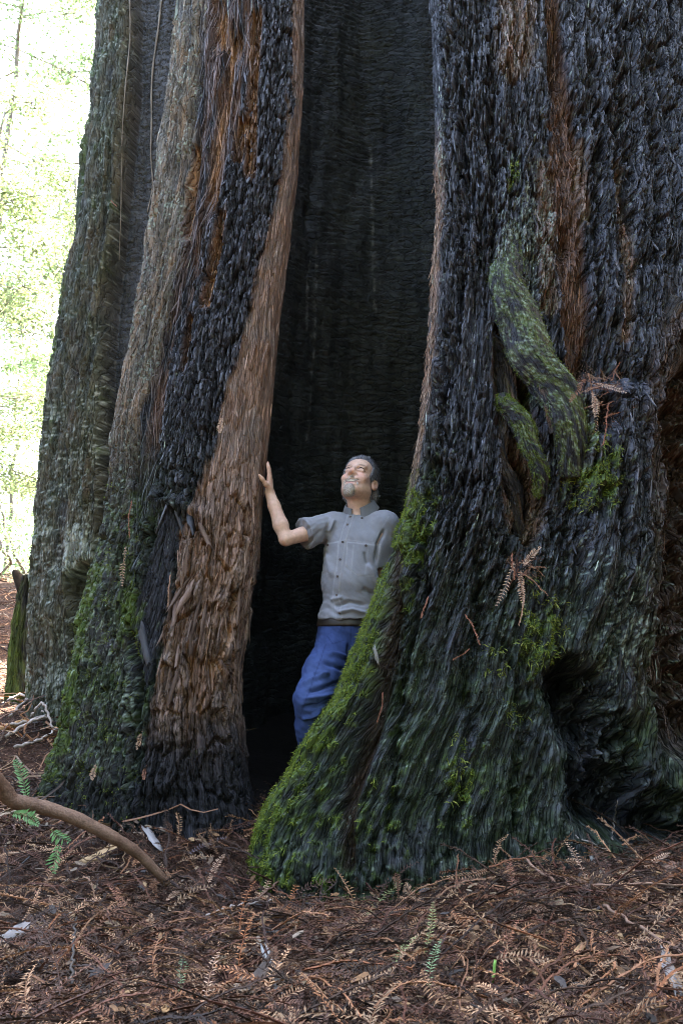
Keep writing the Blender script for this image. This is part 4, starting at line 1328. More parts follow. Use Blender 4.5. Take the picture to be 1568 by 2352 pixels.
# the curved branch
q = []
for (u, v, Y) in [(-620, 1500, 2.1), (-420, 1600, 2.2), (-220, 1672, 2.32), (-60, 1752, 2.42), (0, 1802, 2.5), (30, 1838, 2.54), (90, 1852, 2.58), (170, 1878, 2.62), (250, 1918, 2.66), (310, 1955, 2.70), (350, 1992, 2.73), (385, 2030, 2.76)]:
    q.append(at(u, v, Y))
q = spline(q, 90)
k = np.arange(90)
V, Fl = tube(q, np.interp(k, [0, 20, 36, 66, 89], [.022, .028, .026, .021, .014]) * (1 + .05 * np.sin(k * .9) + .03 * np.sin(k * 2.3)), 14)
m = N("smooth_branch_bark").set(.6, .3)
tc = m.n("ShaderNodeTexCoord")
n1 = m.noise(tc.outputs["Object"], (1, 1, 1), 22, 4)
n2 = m.noise(tc.outputs["Object"], (1, 1, 1), 160, 3)
m.l(m.mul(m.ramp(n1, [(.3, (.10, .055, .034)), (.7, (.185, .115, .075))]), m.mapr(n2, .3, .7, .75, 1.25)), m.b.inputs["Base Color"])
m.l(m.bump(n2, .004), m.b.inputs["Normal"])
obj("curved_branch", new_mesh("curved_branch", V, Fl, m.m), None, "smooth brown branch arching out of the litter at the lower left", "branch")

# green seedlings
def green_sprig(seed, base, dirv, L, label, up=(0, -.8, .5), pairs=16, nl=.032, name="green_sprig", w=.0035):
    V, Fl, C = frond_mesh(seed, L, pairs, nl, w, .25, .3, .2)
    me = new_mesh(name, V, Fl, M_GREEN, False, C * np.array([.11, .23, .075]))
    return place(me, name, base, dirv, up, label, "sprig", "green sprigs by the curved branch")
M_GREEN = col_mat("fresh_needles", .45, .4, .25, 60, 0, .3)
green_sprig(41, at(62, 1838, 2.66), at(40, 1755, 2.62) - at(62, 1838, 2.66), .16, "tall fresh green sprig rising behind the curved branch")
green_sprig(42, at(30, 1868, 2.5), at(95, 1880, 2.5) - at(30, 1868, 2.5), .11, "green sprig lying flat just under the curved branch")
green_sprig(43, at(118, 1905, 2.5), at(150, 1945, 2.5) - at(118, 1905, 2.5), .085, "upper of two yellow green sprigs hanging below the branch", pairs=9)
green_sprig(44, at(138, 1940, 2.5), at(124, 1990, 2.48) - at(138, 1940, 2.5), .09, "lower of two yellow green sprigs hanging below the branch", pairs=9)
p = gp(1136, 2290, .03)
V, Q = plate_template(33, 3, 6, .06, .1, .3)
place(new_mesh("green_leaf", V[:, [1, 0, 2]] * [.05, -.008, .02], Q, tint_mat("leaf_green", (.12, .26, .05), (.2, .36, .09))), "green_leaf", p, [.25, 0, 1], [0, -1, .2], "single bright green leaf standing in the right foreground litter", "leaf")

# buttress roots twisting over the char: sweeps with their own bark relief
def root_part(key, path, rad, out, seed, name, mossy, parent, label, flat=.8, brk=False):
    flat = .62
    q, nn_ = [], []
    for (u, v) in path:
        pp, n = surf_hit(key, u, v)
        n = n * .25 + np.array([-.1, -.9, .1]); n /= np.linalg.norm(n)
        q.append(pp); nn_.append(n)
    q = np.array(q)
    q[:, 1] = np.convolve(np.r_[q[0, 1], q[:, 1], q[-1, 1]], [.25, .5, .25], 'valid')
    nl_, ns_ = 170, 64
    ctr = spline(q + np.array(nn_) * np.array(out)[:, None], nl_)
    nrm = spline(np.array(nn_), nl_); nrm /= np.linalg.norm(nrm, axis=1)[:, None]
    tg = np.gradient(ctr, axis=0); tg /= np.linalg.norm(tg, axis=1)[:, None]
    sd = np.cross(tg, nrm); sd /= np.linalg.norm(sd, axis=1)[:, None]
    nrm = np.cross(sd, tg)
    rr = np.interp(np.linspace(0, 1, nl_), np.linspace(0, 1, len(rad)), rad)
    th = np.linspace(0, 2 * pi, ns_, endpoint=False)
    Lg = np.concatenate([[0], np.cumsum(np.linalg.norm(np.diff(ctr, axis=0), axis=1))])
    a = (th / (2 * pi))[None] * 2 * pi * np.mean(rad) + 0 * Lg[:, None]
    zz = Lg[:, None] + 0 * a + .25 * a                                # grain spirals a little
    # periodic in th: build the noise on a circle
    cx, cy = np.cos(th)[None] * rr.mean(), np.sin(th)[None] * rr.mean()
    w1 = 1 - np.abs(perlin((cx * 26 + cy * 9 + zz * 1.2), cy * 26 + zz * 1.5, seed))
    w2 = 1 - np.abs(perlin(cx * 70 + zz * 3, cy * 70 + zz * 4, seed + 1))
    w3 = perlin(cx * 160 + zz * 9, cy * 160 + zz * 11, seed + 2)
    lump = perlin(cx * 14 + zz * 5, cy * 14 + zz * 3, seed + 3)
    w4 = perlin(cx * 60 + zz * 30, cy * 60 + zz * 34, seed + 4)
    dsp = .016 * (w1 - .6) + .010 * (w2 - .6) + .005 * w3 + .020 * lump + .006 * w4
    R_ = rr[:, None] + dsp
    V = ctr[:, None] + R_[..., None] * (np.cos(th)[None, :, None] * sd[:, None] + flat * np.sin(th)[None, :, None] * nrm[:, None])
    nb, nd = perlin(cx * 40 + zz * 9, cy * 40 + zz * 10, seed + 5), fbm(cx * 120 + zz * 45, cy * 120 + zz * 50, seed + 6, 3)
    col = mix(np.broadcast_to(CHAR * 1.3, V.shape).copy(), GREYB * .42, np.clip(.35 + nb, 0, 1))
    under = np.clip(-np.cos(th)[None] * np.ones_like(nb), 0, 1)
    col = mix(col, BROWN * .8, under * np.clip(.3 + nb, 0, 1) * .8)
    up_ = np.clip((V[..., 2] - ctr[:, None, 2]) / rr[:, None], -1, 1) * .5 + .5
    mo = np.clip((mossy * (.3 + .8 * up_) + .7 * nb + .8 * nd - .28) * 2, 0, 1)
    col = mix(col, mix(np.broadcast_to(MOSS * .8, V.shape), MOSS * 1.5, np.clip(nd + .3, 0, 1)), mo * .85)
    lm = np.clip((.36 + 1.1 * nd + .4 * nb - .55) * 5, 0, 1) * (mossy > 0)
    col = mix(col, LICH * .7, lm * .7)
    g = np.stack([a, 0 * a, Lg[:, None] + 0 * a], -1)
    Vf = np.vstack([V.reshape(-1, 3), ctr[0], ctr[-1]])
    jj = np.arange(ns_)
    T = np.vstack([np.stack([np.full(ns_, len(Vf) - 2), (jj + 1) % ns_, jj], -1), np.stack([np.full(ns_, len(Vf) - 1), (nl_ - 1) * ns_ + jj, (nl_ - 1) * ns_ + (jj + 1) % ns_], -1)])
    cc = np.vstack([col.reshape(-1, 3), BROWN, BROWN])
    me = new_mesh(name, Vf, [shell_faces(nl_, ns_), T], M_BARK, True, cc, np.vstack([g.reshape(-1, 3), g[0, 0], g[-1, 0]]))
    o = obj(name, me, parent, label)
    # moss on its back
    r = np.random.default_rng(seed)
    ii, jj2 = np.nonzero((mo > .45) & (np.sin(th)[None] > -.1))
    if len(ii):
        s_ = r.choice(len(ii), min(2600, len(ii) * 2))
        pb = V[ii[s_], jj2[s_]]
        N_ = len(pb)
        nrm2 = pb - ctr[ii[s_]]; nrm2 /= np.linalg.norm(nrm2, axis=1)[:, None]
        d = nrm2 + r.normal(size=(N_, 3)) * .6; d /= np.linalg.norm(d, axis=1)[:, None]
        sdv = np.cross(d, r.normal(size=(N_, 3))); sdv /= np.linalg.norm(sdv, axis=1)[:, None]
        L = r.uniform(.006, .016, (N_, 1))
        Vm = np.stack([pb - sdv * L * .08, pb + sdv * L * .08, pb + d * L - np.array([0, 0, .3]) * L], 1).reshape(-1, 3)
        c = np.array([.10, .15, .02]) + np.array([.12, .12, .03]) * r.random((N_, 1)) ** 1.5
        obj("moss", new_mesh("moss", Vm, np.arange(N_ * 3).reshape(-1, 3), M_MOSS, False, np.repeat(c, 3, 0)), o, kind="stuff")
    return o
root_part('D', [(1185, 500), (1168, 580), (1160, 650), (1180, 735), (1218, 812), (1258, 880), (1292, 945), (1312, 1015), (1318, 1090)],
          [.045, .055, .075, .095, .092, .085, .080, .070, .050], [-.05, -.03, 0, .02, .03, .03, .025, .005, -.03], 1300, "root", .62, D_obj, "mossy twisting root crossing the wide buttress")
root_part('D', [(1140, 925), (1160, 955), (1190, 1000), (1222, 1050), (1242, 1100), (1244, 1140)], [.026, .036, .038, .036, .034, .022], [.10, .12, .13, .12, .08, .02], 1320, "root", .75, D_obj, "short broken mossy root over the dark bark hole")
root_part('D', [(1275, 1000), (1262, 930), (1236, 860), (1205, 800)], [.02, .026, .024, .016], [.03, .05, .05, .03], 1330, "root", -.5, D_obj, None)
root_part('D', [(1130, 760), (1150, 850), (1158, 940), (1150, 1040), (1170, 1140), (1196, 1230)], [.02, .035, .04, .04, .035, .02], [.0, .015, .02, .02, .01, -.01], 1340, "root", -.3, D_obj, None)
root_part('D', [(1560, 690), (1530, 770), (1500, 860), (1470, 930), (1440, 980)], [.05, .05, .045, .04, .025], [.0, .015, .02, .01, -.02], 1350, "root", -.4, D_obj, None)

# dry sprays caught on the bark
GC = "dry sprays caught on the tree"
def caught(key, seed, u0, v0, u1, v1, colr, label, nl=.022, rope=False, out=.045, pairs=15):
    p, n = surf_hit(key, u0, v0)
    p2, n2 = surf_hit(key, u1, v1)
    n = n * .25 + np.array([0, -1, .3]); n /= np.linalg.norm(n)
    Y = min(p[1], p2[1] + .03) - out
    a, b = at(u0, v0, Y), at(u1, v1, min(p2[1] - out * .5, Y + .05))
    L = np.linalg.norm(b - a)
    V, Fl, C = rope_mesh(seed, L, int(40 + L * 300), .013, .002) if rope else frond_mesh(seed, L, pairs, nl, .0025, .1, .05, .2)
    if rope: V[:, 1:] *= .6
    me = new_mesh("dry_spray", V, Fl, M_LITTER, False, C * np.array(colr))
    return place(me, "dry_spray", a, b - a, n, label, "dry spray", GC)
def caught_clump(key, box, count, seed):
    r = np.random.default_rng(seed)
    parts = []
    for k in range(count):
        u, v = r.uniform(box[0], box[2]), r.uniform(box[1], box[3])
        p, n = surf_hit(key, u, v)
        V, Fl, C = (RP_T, FR_T, LO_T)[k % 3][k % 5]
        d = np.array([r.normal(), r.normal() * .3, r.normal() * .5 - .35]); d /= np.linalg.norm(d)
        n = n * .4 + np.array([0, -.8, .5]) + r.normal(size=3) * .2
        n -= d * (n @ d); n /= np.linalg.norm(n)
        s = np.cross(n, d)
        V = V * r.uniform(.35, .7)
        p = p + np.array([0, -r.uniform(.01, .05), 0]) - d * .03
        parts.append((p + V[:, :1] * d + V[:, 1:2] * s + V[:, 2:] * n, Fl, C * PAL[r.choice([0, 1, 2, 5, 6, 7])]))
    V, Fl, Cc = join(parts)
    obj("needle_litter", new_mesh("needle_litter", V, Fl, M_LITTER, False, Cc), kind="stuff")
caught_clump('D', (1325, 862, 1425, 900), 60, 91)
caught_clump('D', (1355, 900, 1410, 1000), 22, 92)
caught_clump('D', (1172, 1275, 1228, 1330), 26, 93)
for k, (key, a, b, c, rp, lab) in enumerate([
    ('D', (1355, 880), (1432, 912), (.5, .36, .27), False, "pale spray fanning right across the litter shelf on the charred trunk"),
    ('D', (1345, 870), (1300, 925), RED, False, "reddish spray fanning left on the litter shelf of the charred trunk"),
    ('D', (1400, 885), (1420, 800), RED, True, "stringy twig standing up from the litter shelf on the charred trunk"),
    ('D', (1375, 920), (1350, 1010), TANS, False, "left spray hanging down from the litter shelf"),
    ('D', (1395, 925), (1385, 1030), RED, True, "long stringy twig hanging lowest from the litter shelf"),
    ('D', (1360, 900), (1365, 970), TANS, False, "short spray hanging in the middle of the litter shelf"),
    ('D', (1385, 960), (1450, 935), RED, True, "twig poking out to the right of the litter shelf"),
    ('D', (1180, 1290), (1150, 1400), TANS, False, "left drooping spray below the green moss tuft"),
    ('D', (1200, 1300), (1232, 1262), TANS, False, "spray pointing up right beside the green moss tuft"),
    ('D', (1195, 1310), (1190, 1395), TANS, False, "middle drooping spray below the green moss tuft"),
    ('D', (1205, 1330), (1205, 1440), TANS, True, "stringy twig drooping longest below the green moss tuft"),
    ('D', (1175, 1270), (1165, 1330), RED, True, "small stringy twig left of the green moss tuft"),
    ('D', (1070, 1410), (1098, 1475), RED, True, "thin curved dry twig stuck left of the drooping sprays"),
    ('D', (1078, 1490), (1045, 1520), RED, True, "dry twig lying below the thin curved one on the mossy bark"),
    ('D', (983, 1370), (978, 1420), RED, True, "small rusty twig stuck on the bark near the jeans"),
    ('D', (880, 1590), (870, 1660), RED, True, "rusty twig in the dark crease of the mossy lobe"),
    ('D', (1192, 920), (1180, 990), RED, True, "stringy brown twig inside the bark hole by the twisting ridge"),
    ('B', (290, 1255), (276, 1350), TANS, False, "pale dry spray hanging on the mossy buttress, upper left"),
    ('B', (303, 1150), (290, 1240), RED, True, "rusty twig above the pale spray on the mossy buttress"),
    ('B', (392, 1320), (386, 1395), TANS, True, "dry twig dangling at the edge of the bare bark strip"),
    ('B', (335, 1670), (320, 1720), TANS, False, "whitish dry spray hanging low on the mossy buttress"),
    ('B', (222, 1755), (210, 1790), TANS, False, "small pinkish spray near the ground on the mossy buttress"),
    ('B', (340, 1750), (332, 1790), RED, False, "curled reddish spray at the foot of the bare bark strip"),
    ('B', (510, 960), (505, 1000), TANS, False, "tiny spray stuck at the upper edge of the bare bark strip"),
    ('A', (255, 460), (275, 490), RED, True, "small rusty sprig clinging high on the rear buttress"),
]):
    caught(key, 840 + k, *a, *b, c, lab, rope=rp)

# ------------------------------------------------------------------ trees beyond the tree, on the left slope
M_LEAF = col_mat("sunlit_leaves", .5, .3, .25, 4, 0, .6)
M_LIMB = tint_mat("pale_limb", (.10, .085, .07), (.24, .21, .18), .85, .2, 8, (1, 1, .3), .004, .2)
M_FIRB = tint_mat("fir_trunk", (.06, .045, .035), (.15, .11, .08), .9, .2, 6, (3, 3, .3), .02, .2)

def leafy_tree(seed, x, y, hgt, rad, first, label, nlimb=16, per=46, leaf=.075, tone=(.10, .15, .028), fill=10):
    r = np.random.default_rng(seed)
    z0 = float(gz(x, y))
    base = np.array([x, y, z0 - .2])
    root = bpy.data.objects.new("leafy_tree", None)
    COL.objects.link(root)
    root.location = base
    root["label"], root["category"], root["group"] = label, "tree", "sunlit trees beyond the hollow tree"
    t = np.linspace(0, 1, 14)
    tr = np.stack([np.cumsum(r.normal(size=14)) * .05, np.cumsum(r.normal(size=14)) * .05, t * hgt], -1)
    V, Fl = tube(tr, hgt * .006 * (1 - .85 * t) + .015, 8)
    obj("trunk", new_mesh("trunk", V, Fl, M_LIMB), root)
    limbs, cl = [], []
    for k in range(nlimb):
        tt = first + (1 - first) * (k + r.random()) / nlimb
        p0 = np.array([np.interp(tt, t, tr[:, a]) for a in range(3)])
        az = k * 2.4 + r.normal() * .4
        Lb = rad * (1.1 - .75 * (tt - first) / (1 - first)) * r.uniform(.7, 1.15)
        s_ = np.linspace(0, 1, 7)
        rise = r.uniform(-.1, .45)
        pts = p0 + np.stack([cos(az) * Lb * s_, sin(az) * Lb * s_, Lb * (rise * s_ - .3 * s_ ** 2)], -1) + np.cumsum(r.normal(size=(7, 3)), 0) * .05 * s_[:, None]
        limbs.append(tube(pts, np.linspace(.014, .004, 7) * hgt / 10, 5))
        for q in range(fill):
            f = r.uniform(.25, 1)
            b = np.array([np.interp(f, s_, pts[:, a]) for a in range(3)])
            e = b + r.normal(size=3) * [.5, .5, .28] * rad * .34
            limbs.append(tube(np.stack([b, (b + e) / 2 + r.normal(size=3) * .05, e]), [.008, .006, .004], 4))
            cl.append((b, e))
    V, Fl, _ = join(limbs)
    obj("limbs", new_mesh("limbs", V, Fl, M_LIMB), root)
    cl = np.array(cl)
    n_ = len(cl) * per
    ci = np.repeat(np.arange(len(cl)), per)
    f = r.random((n_, 1)) * 1.15
    P0 = cl[ci, 0] + (cl[ci, 1] - cl[ci, 0]) * f + r.normal(size=(n_, 3)) * [.24, .24, .14]
    d = r.normal(size=(n_, 3)) * [1, 1, .5] - [0, 0, .35]
    d /= np.linalg.norm(d, axis=1)[:, None]
    s = np.cross(d, r.normal(size=(n_, 3)) * [.6, .6, 1] + [0, 0, .4])
    s /= np.linalg.norm(s, axis=1)[:, None] + 1e-9
    L = leaf * r.uniform(.6, 1.3, (n_, 1))
    Vv = np.stack([P0, P0 + d * L * .5 + s * L * .2, P0 + d * L, P0 + d * L * .5 - s * L * .2], 1).reshape(-1, 3)
    Q = np.arange(n_ * 4).reshape(-1, 4)
    c = np.array(tone) * np.repeat(r.uniform(.6, 1.4, (len(cl), 1)), per, 0) * r.uniform(.75, 1.25, (n_, 1)) * (1 + r.normal(size=(n_, 3)) * .06)
    obj("crown", new_mesh("crown", Vv, Q, M_LEAF, False, np.repeat(c, 4, 0)), root)
    return root

for k, (u, Y, hgt, rad, first, nl, tone, lab) in enumerate([
    (-90, 13.5, 15, 4.2, .22, 20, (.155, .22, .10), "tall airy bright green tree whose boughs fill the upper left corner"),
    (238, 15.5, 21, 4.4, .40, 22, (.155, .22, .10), "tall leafy tree whose upper boughs hang beside the top of the rear buttress"),
    (265, 17.0, 17, 3.2, .20, 20, (.15, .215, .10), "airy green tree standing right behind the edge of the hollow tree"),
    (-70, 10.5, 8, 2.6, .16, 14, (.175, .22, .10), "yellowish leafy tree reaching in from the frame edge at mid height"),
    (90, 12.5, 8.5, 2.4, .12, 13, (.175, .22, .10), "smaller sunlit leafy tree low on the slope between the taller ones"),
    (15, 20.0, 9, 3.0, .05, 16, (.14, .21, .09), "distant pale green tree above the slope crest"),
    (165, 23.0, 12, 3.0, .05, 16, (.14, .21, .10), "distant hazy green tree beside the rear buttress"),
    (75, 28.0, 22, 3.5, .10, 18, (.14, .21, .10), "farthest tall pale tree seen through the gap in the leaves"),
]):
    p = at(u, 1330, Y)
    leafy_tree(1000 + k, p[0], Y, hgt, rad, first, lab, nl, tone=tone, leaf=.095 if Y < 15 else .14, per=110 if Y < 15 else 85)
for k, (u, v, Y, h_, lab) in enumerate([(20, 1322, 8.8, .9, "low green shrub on the slope crest by the left edge"), (62, 1318, 9.6, 1.2, "low pale shrub on the crest next to the mossy stump")]):
    p = at(u, v, Y)
    r_ = leafy_tree(1020 + k, p[0], Y, h_, .5, .1, lab, 8, 30, .06, (.14, .21, .09), 4)
    r_.name = "shrub"
    r_["category"], r_["group"] = "shrub", "shrubs on the slope crest"
# dead root stub on the crest
q = [at(58, 1352, 6.4), at(48, 1335, 6.4), at(38, 1318, 6.4), at(33, 1310, 6.4)]
V, Fl = tube(spline(q, 12), np.linspace(.075, .02, 12), 8)
obj("dead_stub", new_mesh("dead_stub", V, Fl, tint_mat("rotten_wood", (.02, .014, .01), (.06, .045, .03), .95, .05, 20)), None, "dark pointed dead stub sticking out of the needle slope on the left", "stub")

# unseen trees added as a grove, round the clearing behind and beside the viewer: closes off the low sky
r = np.random.default_rng(5)
parts = []
for k in range(26):
    az = radians(r.uniform(-70, 250))                 # 0 = +X, 90 = -Y side
    d = r.uniform(9, 24)
    x, y = cos(az) * d, -sin(az) * d
    if y > 1 and x < 0: continue
    R_ = r.uniform(.35, 1.1)
    t = np.linspace(0, 1, 8)
    V, Fl = tube(np.stack([x + 0 * t, y + 0 * t, float(gz(x, y)) - .3 + 34 * t], -1), R_ * (1 - .6 * t) + .35 * R_ * np.exp(-t * 20), 14)
    parts.append((V, Fl, np.array([.10, .065, .045])))
t = np.linspace(0, 1, 8)
V, Fl = tube(np.stack([-.85 + 0 * t, 11.8 + 0 * t, float(gz(-.85, 11.8)) - .3 + 34 * t], -1), 1.5 * (1 - .6 * t), 16)  # lone trunk added out of sight to shade the left slope
parts.append((V, Fl, np.array([.10, .065, .045])))
n_ = 12000
az = np.radians(r.uniform(-60, 200, n_))
d = r.uniform(7.5, 20, n_)
top = 4 + 20 * smooth(-30, 20, np.degrees(az)) * (1 - smooth(90, 140, np.degrees(az)))
zc = r.random(n_) * top + .3
P0 = np.stack([np.cos(az) * d, -np.sin(az) * d, gz(np.cos(az) * d, -np.sin(az) * d, False) + zc], -1)
dd = r.normal(size=(n_, 3)); dd /= np.linalg.norm(dd, axis=1)[:, None]
ss = np.cross(dd, r.normal(size=(n_, 3))); ss /= np.linalg.norm(ss, axis=1)[:, None]
L = r.uniform(.35, .8, (n_, 1))
Vv = np.stack([P0 - dd * L, P0 + ss * L * .5, P0 + dd * L, P0 - ss * L * .5], 1).reshape(-1, 3)
parts.append((Vv, [np.arange(n_ * 4).reshape(-1, 4)], np.array([.045, .065, .025])))
V, Fl, Cc = join(parts)
obj("forest", new_mesh("forest", V, Fl, col_mat("blocker_grove", .9, .1, .3, 5), False, Cc), kind="stuff")  # unseen trunks and leaf cards, added to block sky and sun

# ------------------------------------------------------------------ the man
def sn_mesh(fld, lo, res):
    """surface nets of fld<0"""
    ins = fld < 0
    nx, ny, nz = fld.shape
    c = np.zeros((nx - 1, ny - 1, nz - 1), np.int8)
    for dx in (0, 1):
        for dy in (0, 1):
            for dz in (0, 1):
                c += ins[dx:nx - 1 + dx, dy:ny - 1 + dy, dz:nz - 1 + dz]
    act = (c > 0) & (c < 8)
    I = np.argwhere(act)
    idx = np.full(act.shape, -1, np.int64)
    idx[act] = np.arange(len(I))
    s = np.zeros((len(I), 3)); w_ = np.zeros(len(I))
    for ax in range(3):
        o1, o2 = [a for a in range(3) if a != ax]
        for a in (0, 1):
            for b in (0, 1):
                off = np.zeros(3, int); off[o1] = a; off[o2] = b
                p0 = I + off
                p1 = p0.copy(); p1[:, ax] += 1
                f0, f1 = fld[tuple(p0.T)], fld[tuple(p1.T)]
                cr = (f0 < 0) != (f1 < 0)
                t = np.where(cr, f0 / (f0 - f1 + 1e-12), 0)
                pt = p0.astype(float); pt[:, ax] += t
                s += pt * cr[:, None]; w_ += cr
    V = lo + res * (s / w_[:, None])
    Q = []
    for ax in range(3):
        o1, o2 = [(1, 2), (2, 0), (0, 1)][ax]
        sl0 = [slice(None)] * 3; sl1 = [slice(None)] * 3
        sl0[ax] = slice(0, -1); sl1[ax] = slice(1, None)
        a, b = ins[tuple(sl0)], ins[tuple(sl1)]
        E_ = np.argwhere(a != b)
        ok = (E_[:, o1] > 0) & (E_[:, o2] > 0) & (E_[:, o1] < fld.shape[o1] - 1) & (E_[:, o2] < fld.shape[o2] - 1)
        E_ = E_[ok]
        flip = a[tuple(E_.T)]
        def ci(d1, d2):
            q = E_.copy(); q[:, o1] += d1; q[:, o2] += d2
            return idx[tuple(q.T)]
        q = np.stack([ci(-1, -1), ci(0, -1), ci(0, 0), ci(-1, 0)], -1)
        q[~flip] = q[~flip][:, ::-1]
        Q.append(q)
    return V, np.vstack(Q)

class Field:
    def __init__(self, lo, hi, res):
        self.lo, self.res = np.array(lo, float), res
        self.n = np.ceil((np.array(hi) - lo) / res).astype(int) + 1
        self.f = np.full(self.n, .2, np.float32)
    def _sub(self, blo, bhi):
        a = np.clip(np.floor((np.array(blo) - self.lo) / self.res).astype(int), 0, self.n)
        b = np.clip(np.ceil((np.array(bhi) - self.lo) / self.res).astype(int) + 1, 0, self.n)
        sl = tuple(slice(i, j) for i, j in zip(a, b))
        g = np.meshgrid(*[self.lo[k] + self.res * np.arange(a[k], b[k]) for k in range(3)], indexing='ij')
        return sl, np.stack(g, -1)
    def _op(self, d, sl, k, op):
        f = self.f[sl]
        if op == 'u':
            h = np.clip(.5 + .5 * (f - d) / k, 0, 1)
            r = f + (d - f) * h - k * h * (1 - h)
        elif op == 's':
            h = np.clip(.5 - .5 * (f + d) / k, 0, 1)
            r = f + (-d - f) * h + k * h * (1 - h)
        self.f[sl] = r
    def cone(self, a, b, ra, rb, k=.02, op='u'):
        a, b = np.array(a, float), np.array(b, float)
        m = max(ra, rb) + .08
        sl, p = self._sub(np.minimum(a, b) - m, np.maximum(a, b) + m)
        if p.size == 0: return
        ba = b - a
        h = np.clip(((p - a) @ ba) / (ba @ ba + 1e-12), 0, 1)
        d = np.linalg.norm(p - a - h[..., None] * ba, axis=-1) - (ra + (rb - ra) * h)
        self._op(d, sl, k, op)
    def ell(self, c, r, R=np.eye(3), k=.02, op='u'):
        c, r = np.array(c, float), np.array(r, float)
        m = max(r) + .08
        sl, p = self._sub(c - m, c + m)
        if p.size == 0: return
        q = (p - c) @ R
        k0 = np.linalg.norm(q / r, axis=-1); k1 = np.linalg.norm(q / r ** 2, axis=-1)
        self._op(k0 * (k0 - 1) / (k1 + 1e-9), sl, k, op)
    def chain(self, pts, rad, k=.02):
        for i in range(len(pts) - 1):
            self.cone(pts[i], pts[i + 1], rad[i], rad[i + 1], k)
    def cut(self, fn):
        g = np.meshgrid(*[self.lo[k] + self.res * np.arange(self.n[k]) for k in range(3)], indexing='ij')
        self.f = np.maximum(self.f, fn(np.stack(g, -1))).astype(np.float32)
    def mesh(self):
        return sn_mesh(self.f, self.lo, self.res)

def vnormals(V, Q):
    n = np.cross(V[Q[:, 2]] - V[Q[:, 0]], V[Q[:, 3]] - V[Q[:, 1]])
    N_ = np.zeros_like(V)
    for a in range(4):
        np.add.at(N_, Q[:, a], n)
    return N_ / (np.linalg.norm(N_, axis=1)[:, None] + 1e-12)

YM = 3.52
def W(u, v, Y=YM): return at(u, v, Y)
# head frame: columns = the man's left, his face direction, the top of his head
yw, pt_, rl = radians(19), radians(27), radians(-5)
Rh = np.array([[1, 0, 0], [0, -1, 0], [0, 0, 1.]]) @ np.array([[cos(yw), -sin(yw), 0], [sin(yw), cos(yw), 0], [0, 0, 1]]) \
    @ np.array([[1, 0, 0], [0, cos(pt_), -sin(pt_)], [0, sin(pt_), cos(pt_)]]) @ np.array([[cos(rl), 0, -sin(rl)], [0, 1, 0], [sin(rl), 0, cos(rl)]])
HS = 1.06
HC = W(824, 1108, 3.50)
def hd(x, y, z): return HC + HS * (Rh @ np.array([x, y, z], float))
ty = radians(20)
Rt = np.array([[cos(ty), -sin(ty), 0], [-sin(ty), -cos(ty), 0], [0, 0, 1.]])   # torso: left, front, up
sR, sL = W(764, 1206, 3.54), W(884, 1203, 3.46)
elb, wri = W(656, 1239, 3.40), W(619, 1131, 3.43)
neckb = W(829, 1180, 3.53)
hipc = W(800, 1452, 3.52)
hR, kR, aR = W(776, 1480, 3.50), W(716, 1606, 3.24), W(727, 1800, 3.40)
hL, kL, aL = W(832, 1480, 3.50), W(846, 1650, 3.46), W(850, 1860, 3.56)
elL, wrL = W(886, 1330, 3.52), W(893, 1430, 3.36)

# bare body (skin): one continuous surface
B = Field([min(wri[0], kR[0]) - .10, 3.08, -.06], [max(sL[0], elL[0]) + .16, 3.76, 1.96], .0054)
ctr = lambda u, v, y=0: W(u, v, 3.51 + y)
B.ell(ctr(822, 1250), [.165, .105, .14], Rt, .03)
B.ell(ctr(815, 1340), [.140, .105, .17], Rt, .05)
B.ell(hipc, [.140, .10, .13], Rt, .05)
B.cone(sR, sL, .055, .055, .05)
B.chain([sR, elb], [.052, .033], .02)
fa = elb + (wri - elb) * .3
B.chain([elb, fa, elb + (wri - elb) * .7, wri], [.031, .038, .031, .0255], .015)
B.chain([sL, elL, wrL], [.054, .042, .03], .03)
B.cone(wrL, wrL + np.array([0, -.07, -.04]), .03, .036, .02)
B.chain([hR, kR], [.080, .046], .03); B.chain([kR, aR], [.044, .036], .03)
B.chain([hL, kL, aL], [.085, .058, .04], .03)
for a_ in (aR, aL):
    B.cone(a_ + [0, .02, -.05], a_ + [-.03, -.16, -.06], .036, .03, .02)
# neck
B.cone(neckb + [0, 0, -.03], hd(.0, -.02, -.055), .062, .060, .03)
B.cone(neckb + [-.05, .02, -.03], neckb + [.05, .0, -.03], .045, .045, .03)
